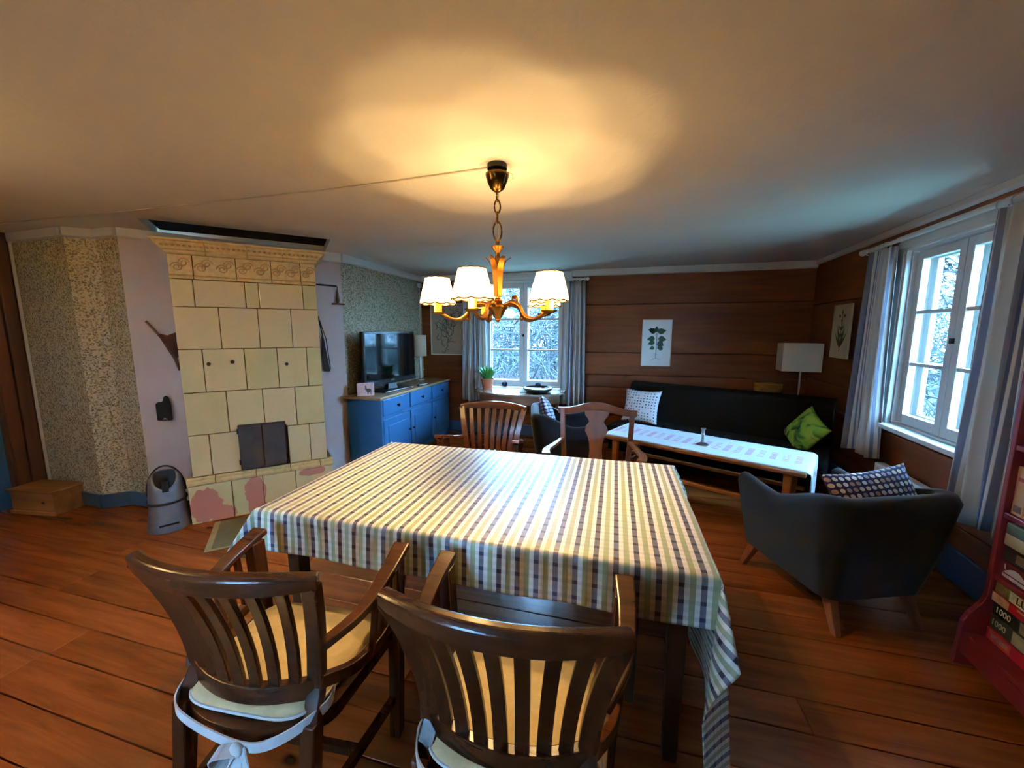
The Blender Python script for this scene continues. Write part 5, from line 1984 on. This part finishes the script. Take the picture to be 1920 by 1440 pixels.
game(0.030, 0.58, 0.015, SHZ[0] + 0.214, 0.046, S(126, 140, 46), 'yellow-green game box with dark letters on cream topmost of the lower stack', [('LUB', 0.24, 0.5, 0.042, S(40, 36, 24))], accent=[(0.0, 0.10, 0.05, 0.95, S(122, 110, 66)), (0.12, 0.38, 0.04, 0.96, S(214, 204, 160))])
mg = game(0.028, 0.60, 0.012, SHZ[1] + 0.0005, 0.072, S(96, 30, 36), 'maroon game box with white dome emblem lying on the middle shelf', [], accent=[(0.04, 0.22, 0.14, 0.32, S(222, 216, 206))])
dome = [(0.024 + 0.11 * k / 12, 0.028 + 0.030 * sin(pi * k / 12)) for k in range(13)]
MB().prism(dome, 1, -0.0008, 0.001).build('emblem', plain('emblem_ink', S(222, 216, 206), 0.5), mg)
MB().prism([(0.030, 0.04), (0.036, 0.04), (0.032, 0.062), (0.026, 0.062)], 1, -0.0008, 0.001).build('emblem', plain('emblem_ink', S(222, 216, 206), 0.5), mg)
game(0.035, 0.60, 0.016, SHZ[1] + 0.074, 0.062, S(40, 32, 30), 'black game box with pale picture above the maroon box', [], accent=[(0.1, 0.3, 0.2, 0.8, S(130, 116, 92))])
game(0.030, 0.58, 0.014, SHZ[1] + 0.138, 0.048, cream_, 'cream game box lying above the black game box', [('500', 0.5, 0.5, 0.03, S(90, 80, 60))])
game(0.035, 0.57, 0.012, SHZ[1] + 0.188, 0.044, greenl, 'grey-green game box topmost on the middle shelf', [], accent=[(0.28, 0.42, 0.35, 0.65, S(190, 200, 190)), (0.0, 0.2, 0.05, 0.95, S(84, 96, 84))])

GB = 'books in the red bookcase'
random.seed(50)
books = [(0.026, 0.050, 0.20, S(186, 136, 92), 'tan paperback at the end of the upper shelf beside the curtain'), (0.078, 0.030, 0.215, S(192, 150, 104), 'buff paperback second from the bookcase end'),
         (0.112, 0.038, 0.21, S(206, 200, 184), 'white-spined book with red mark on the upper shelf'), (0.154, 0.034, 0.20, S(170, 176, 170), 'pale grey book on the upper shelf'), (0.192, 0.042, 0.215, S(120, 60, 50), 'brown-red book on the upper shelf'),
         (0.238, 0.032, 0.19, S(90, 100, 120), 'slate blue book on the upper shelf')]
for (x0, w_, h_, c_, lb) in books:
    g = game(x0, x0 + w_, 0.02, SHZ[2] + 0.0005, h_, c_, lb, [], 0.16, accent=[(0.15, 0.85, 0.06, 0.2, S(96, 70, 56)), (0.2, 0.8, 0.7, 0.78, S(160, 60, 50))], name='book', cat='book', grp=GB)
x0 = 0.026
for i, (w_, h_, c_, lb) in enumerate(((0.040, 0.21, S(70, 74, 66), 'dark green book on the second highest shelf in view'), (0.034, 0.20, S(186, 170, 130), 'straw coloured book on the second highest shelf in view'), (0.045, 0.22, S(120, 96, 70), 'brown book on the second highest shelf in view'))):
    game(x0, x0 + w_, 0.02, SHZ[3] + 0.0005, h_, c_, lb, [], 0.16, accent=[(0.15, 0.85, 0.5, 0.7, S(200, 190, 160))], name='book', cat='book', grp=GB)
    x0 += w_ + 0.003


# ------------------------------------------------------------------ the woods outside
gm = MB().box(-40, 45, -30, 50, -0.75, -0.55)
tag(gm.build('ground', 'ground'), 'leaf-strewn ground outside the windows', 'ground')['kind'] = 'structure'


def make_bare_tree(seed, h=4.3, r=0.075):
    rd = random.Random(seed)
    t = empty('bare_tree')
    tr = MB()
    br = MB()
    pts, rad = [], []
    n = 7
    x = y = 0.0
    for k in range(n + 1):
        pts.append((x, y, h * k / n))
        rad.append(r * (1 - 0.85 * k / n))
        x += rd.uniform(-0.12, 0.12)
        y += rd.uniform(-0.12, 0.12)
    tr.tube(pts, rad, 7)

    def branch(p, d, ln, r0, lev):
        q = [Vector(p)]
        dd = Vector(d)
        for k in range(3):
            dd = (dd + Vector((rd.uniform(-.3, .3), rd.uniform(-.3, .3), rd.uniform(-.15, .3)))).normalized()
            q.append(q[-1] + dd * ln / 3)
        br.tube([tuple(a) for a in q], [r0, r0 * .8, r0 * .55, r0 * .3], 3)
        if lev > 0:
            for k in range(4 if lev > 1 else 5):
                i = rd.choice((1, 2, 3))
                nd = (dd + Vector((rd.uniform(-1, 1), rd.uniform(-1, 1), rd.uniform(-.6, .9)))).normalized()
                branch(q[i], nd, ln * rd.uniform(.45, .7), r0 * .5, lev - 1)
    for k in range(13):
        f = rd.uniform(0.06, 0.95)
        i = min(n - 1, int(f * n))
        p = Vector(pts[i]).lerp(Vector(pts[i + 1]), f * n - i)
        a = rd.uniform(0, 2 * pi)
        branch(p, (cos(a), sin(a), rd.uniform(-.1, .7)), rd.uniform(.9, 1.9) * (1.1 - .6 * f), r * .28, 2)
    tr.build('trunk', 'bark', t)
    br.build('branches', 'twig', t)
    return t


random.seed(77)
protos = [make_bare_tree(s) for s in (1, 2, 3)]
GT = 'bare trees outside the back window'
GT2 = 'bare trees outside the right window'
spots = []
for k in range(18):
    spots.append((random.uniform(-6.5, 2.5), random.uniform(11.0, 22.0), 0))
for k in range(14):
    spots.append((random.uniform(8.0, 18.0), random.uniform(3.0, 15.0), 1))
used = 0
for i, (x, y, w_) in enumerate(spots):
    o = protos[i] if i < 3 else copy_tree(protos[i % 3])
    o.location = (x, y, -0.56)
    s = random.uniform(0.8, 1.25)
    o.scale = (s, s, s)
    o.rotation_euler = (0, 0, random.uniform(0, 6.28))
    tag(o, 'bare grey tree in the woods beyond the back window' if w_ == 0 else 'bare grey tree in the woods beyond the right wall window', 'tree', GT if w_ == 0 else GT2)


def thicket(name, cx, cy, rx, ry, n, h, mat, label, seed):
    rd = random.Random(seed)
    mb = MB()
    for k in range(n):
        x, y = cx + rd.uniform(-rx, rx), cy + rd.uniform(-ry, ry)
        z0 = -0.56 + rd.random() ** 1.3 * h
        ln = rd.uniform(0.25, 0.9)
        d = Vector((rd.uniform(-1, 1), rd.uniform(-1, 1), rd.uniform(-0.3, 1.2))).normalized() * ln
        w = rd.uniform(0.010, 0.034)
        p = Vector((x, y, z0))
        q = p + d
        s = d.cross(Vector((rd.uniform(-1, 1), rd.uniform(-1, 1), 0.3))).normalized() * w
        s2 = d.cross(s).normalized() * w
        mb.add([p + s, p - s * .5 + s2 * .87, p - s * .5 - s2 * .87, q], [(0, 1, 3), (1, 2, 3), (2, 0, 3)])
    o = mb.build(name, mat)
    tag(o, label, 'undergrowth')
    o['kind'] = 'stuff'
    return o


thicket('undergrowth', -2.6, 17.0, 7.5, 7.5, 16000, 3.3, 'twig', 'tangle of pale bare twigs filling the back window view', 5)
thicket('undergrowth', 13.5, 12.0, 8.0, 8.5, 16000, 3.3, 'twig', 'tangle of pale bare twigs filling the right window view', 6)
thicket('leaf_litter', -1.6, 10.5, 2.6, 2.0, 2500, 0.5, 'rust', 'reddish brush on the ground beyond the back window', 8)


def make_conifer(loc, seed, h=4.6, r0=1.6):
    rd = random.Random(seed)
    t = empty('evergreen_tree', loc)
    MB().tube([(0, 0, 0), (0.03, 0, h * .5), (0, 0, h)], [0.14, 0.09, 0.02], 7).build('trunk', 'bark', t)
    nb = MB()
    for k in range(2600):
        f = rd.random() ** 0.8
        a = rd.uniform(0, 2 * pi)
        rr = r0 * (1 - f) * sqrt(rd.random())
        p = Vector((rr * cos(a), rr * sin(a), 0.5 + f * (h - 0.5) - rr * 0.35))
        d = Vector((cos(a), sin(a), rd.uniform(-.5, .1))).normalized() * rd.uniform(.18, .4)
        s = Vector((-sin(a), cos(a), rd.uniform(-.3, .3))).normalized() * rd.uniform(.03, .08)
        nb.add([p - s, p + s, p + d * .7 + s * .7, p + d, p + d * .7 - s * .7], [(0, 1, 2, 3, 4)])
    nb.build('needles', 'needle', t)
    return t


tag(make_conifer((8.6, 9.4, -0.56), 4), 'green evergreen tree seen in the left top pane of the right window', 'tree', 'evergreens')
tag(make_conifer((9.8, 6.6, -0.56), 9, 4.8), 'green evergreen tree farther right beyond the right wall window', 'tree', 'evergreens')
tag(make_conifer((-3.2, 20.5, -0.56), 12, 5.5, 2.0), 'evergreen tree deep in the woods beyond the back window', 'tree', 'evergreens')

far0 = make_conifer((-14.0, 30.0, -0.56), 31, 6.6, 2.4)
tag(far0, 'tall evergreen in the far forest edge beyond the back window', 'tree', 'forest edge beyond the back window')
random.seed(91)
for k in range(1, 13):
    o = copy_tree(far0)
    o.location = (-14.0 + 1.75 * k, 30.0 + random.uniform(-2.5, 2.5), -0.56)
    o.rotation_euler = (0, 0, random.uniform(0, 6.28))
for k in range(12):
    o = copy_tree(far0)
    a = radians(6 + 5.2 * k)
    o.location = (26.0 * cos(a), 26.0 * sin(a) + random.uniform(-1, 1), -0.56)
    o.rotation_euler = (0, 0, random.uniform(0, 6.28))
    tag(o, 'tall evergreen in the far forest edge beyond the right wall window', 'tree', 'forest edge beyond the right window')
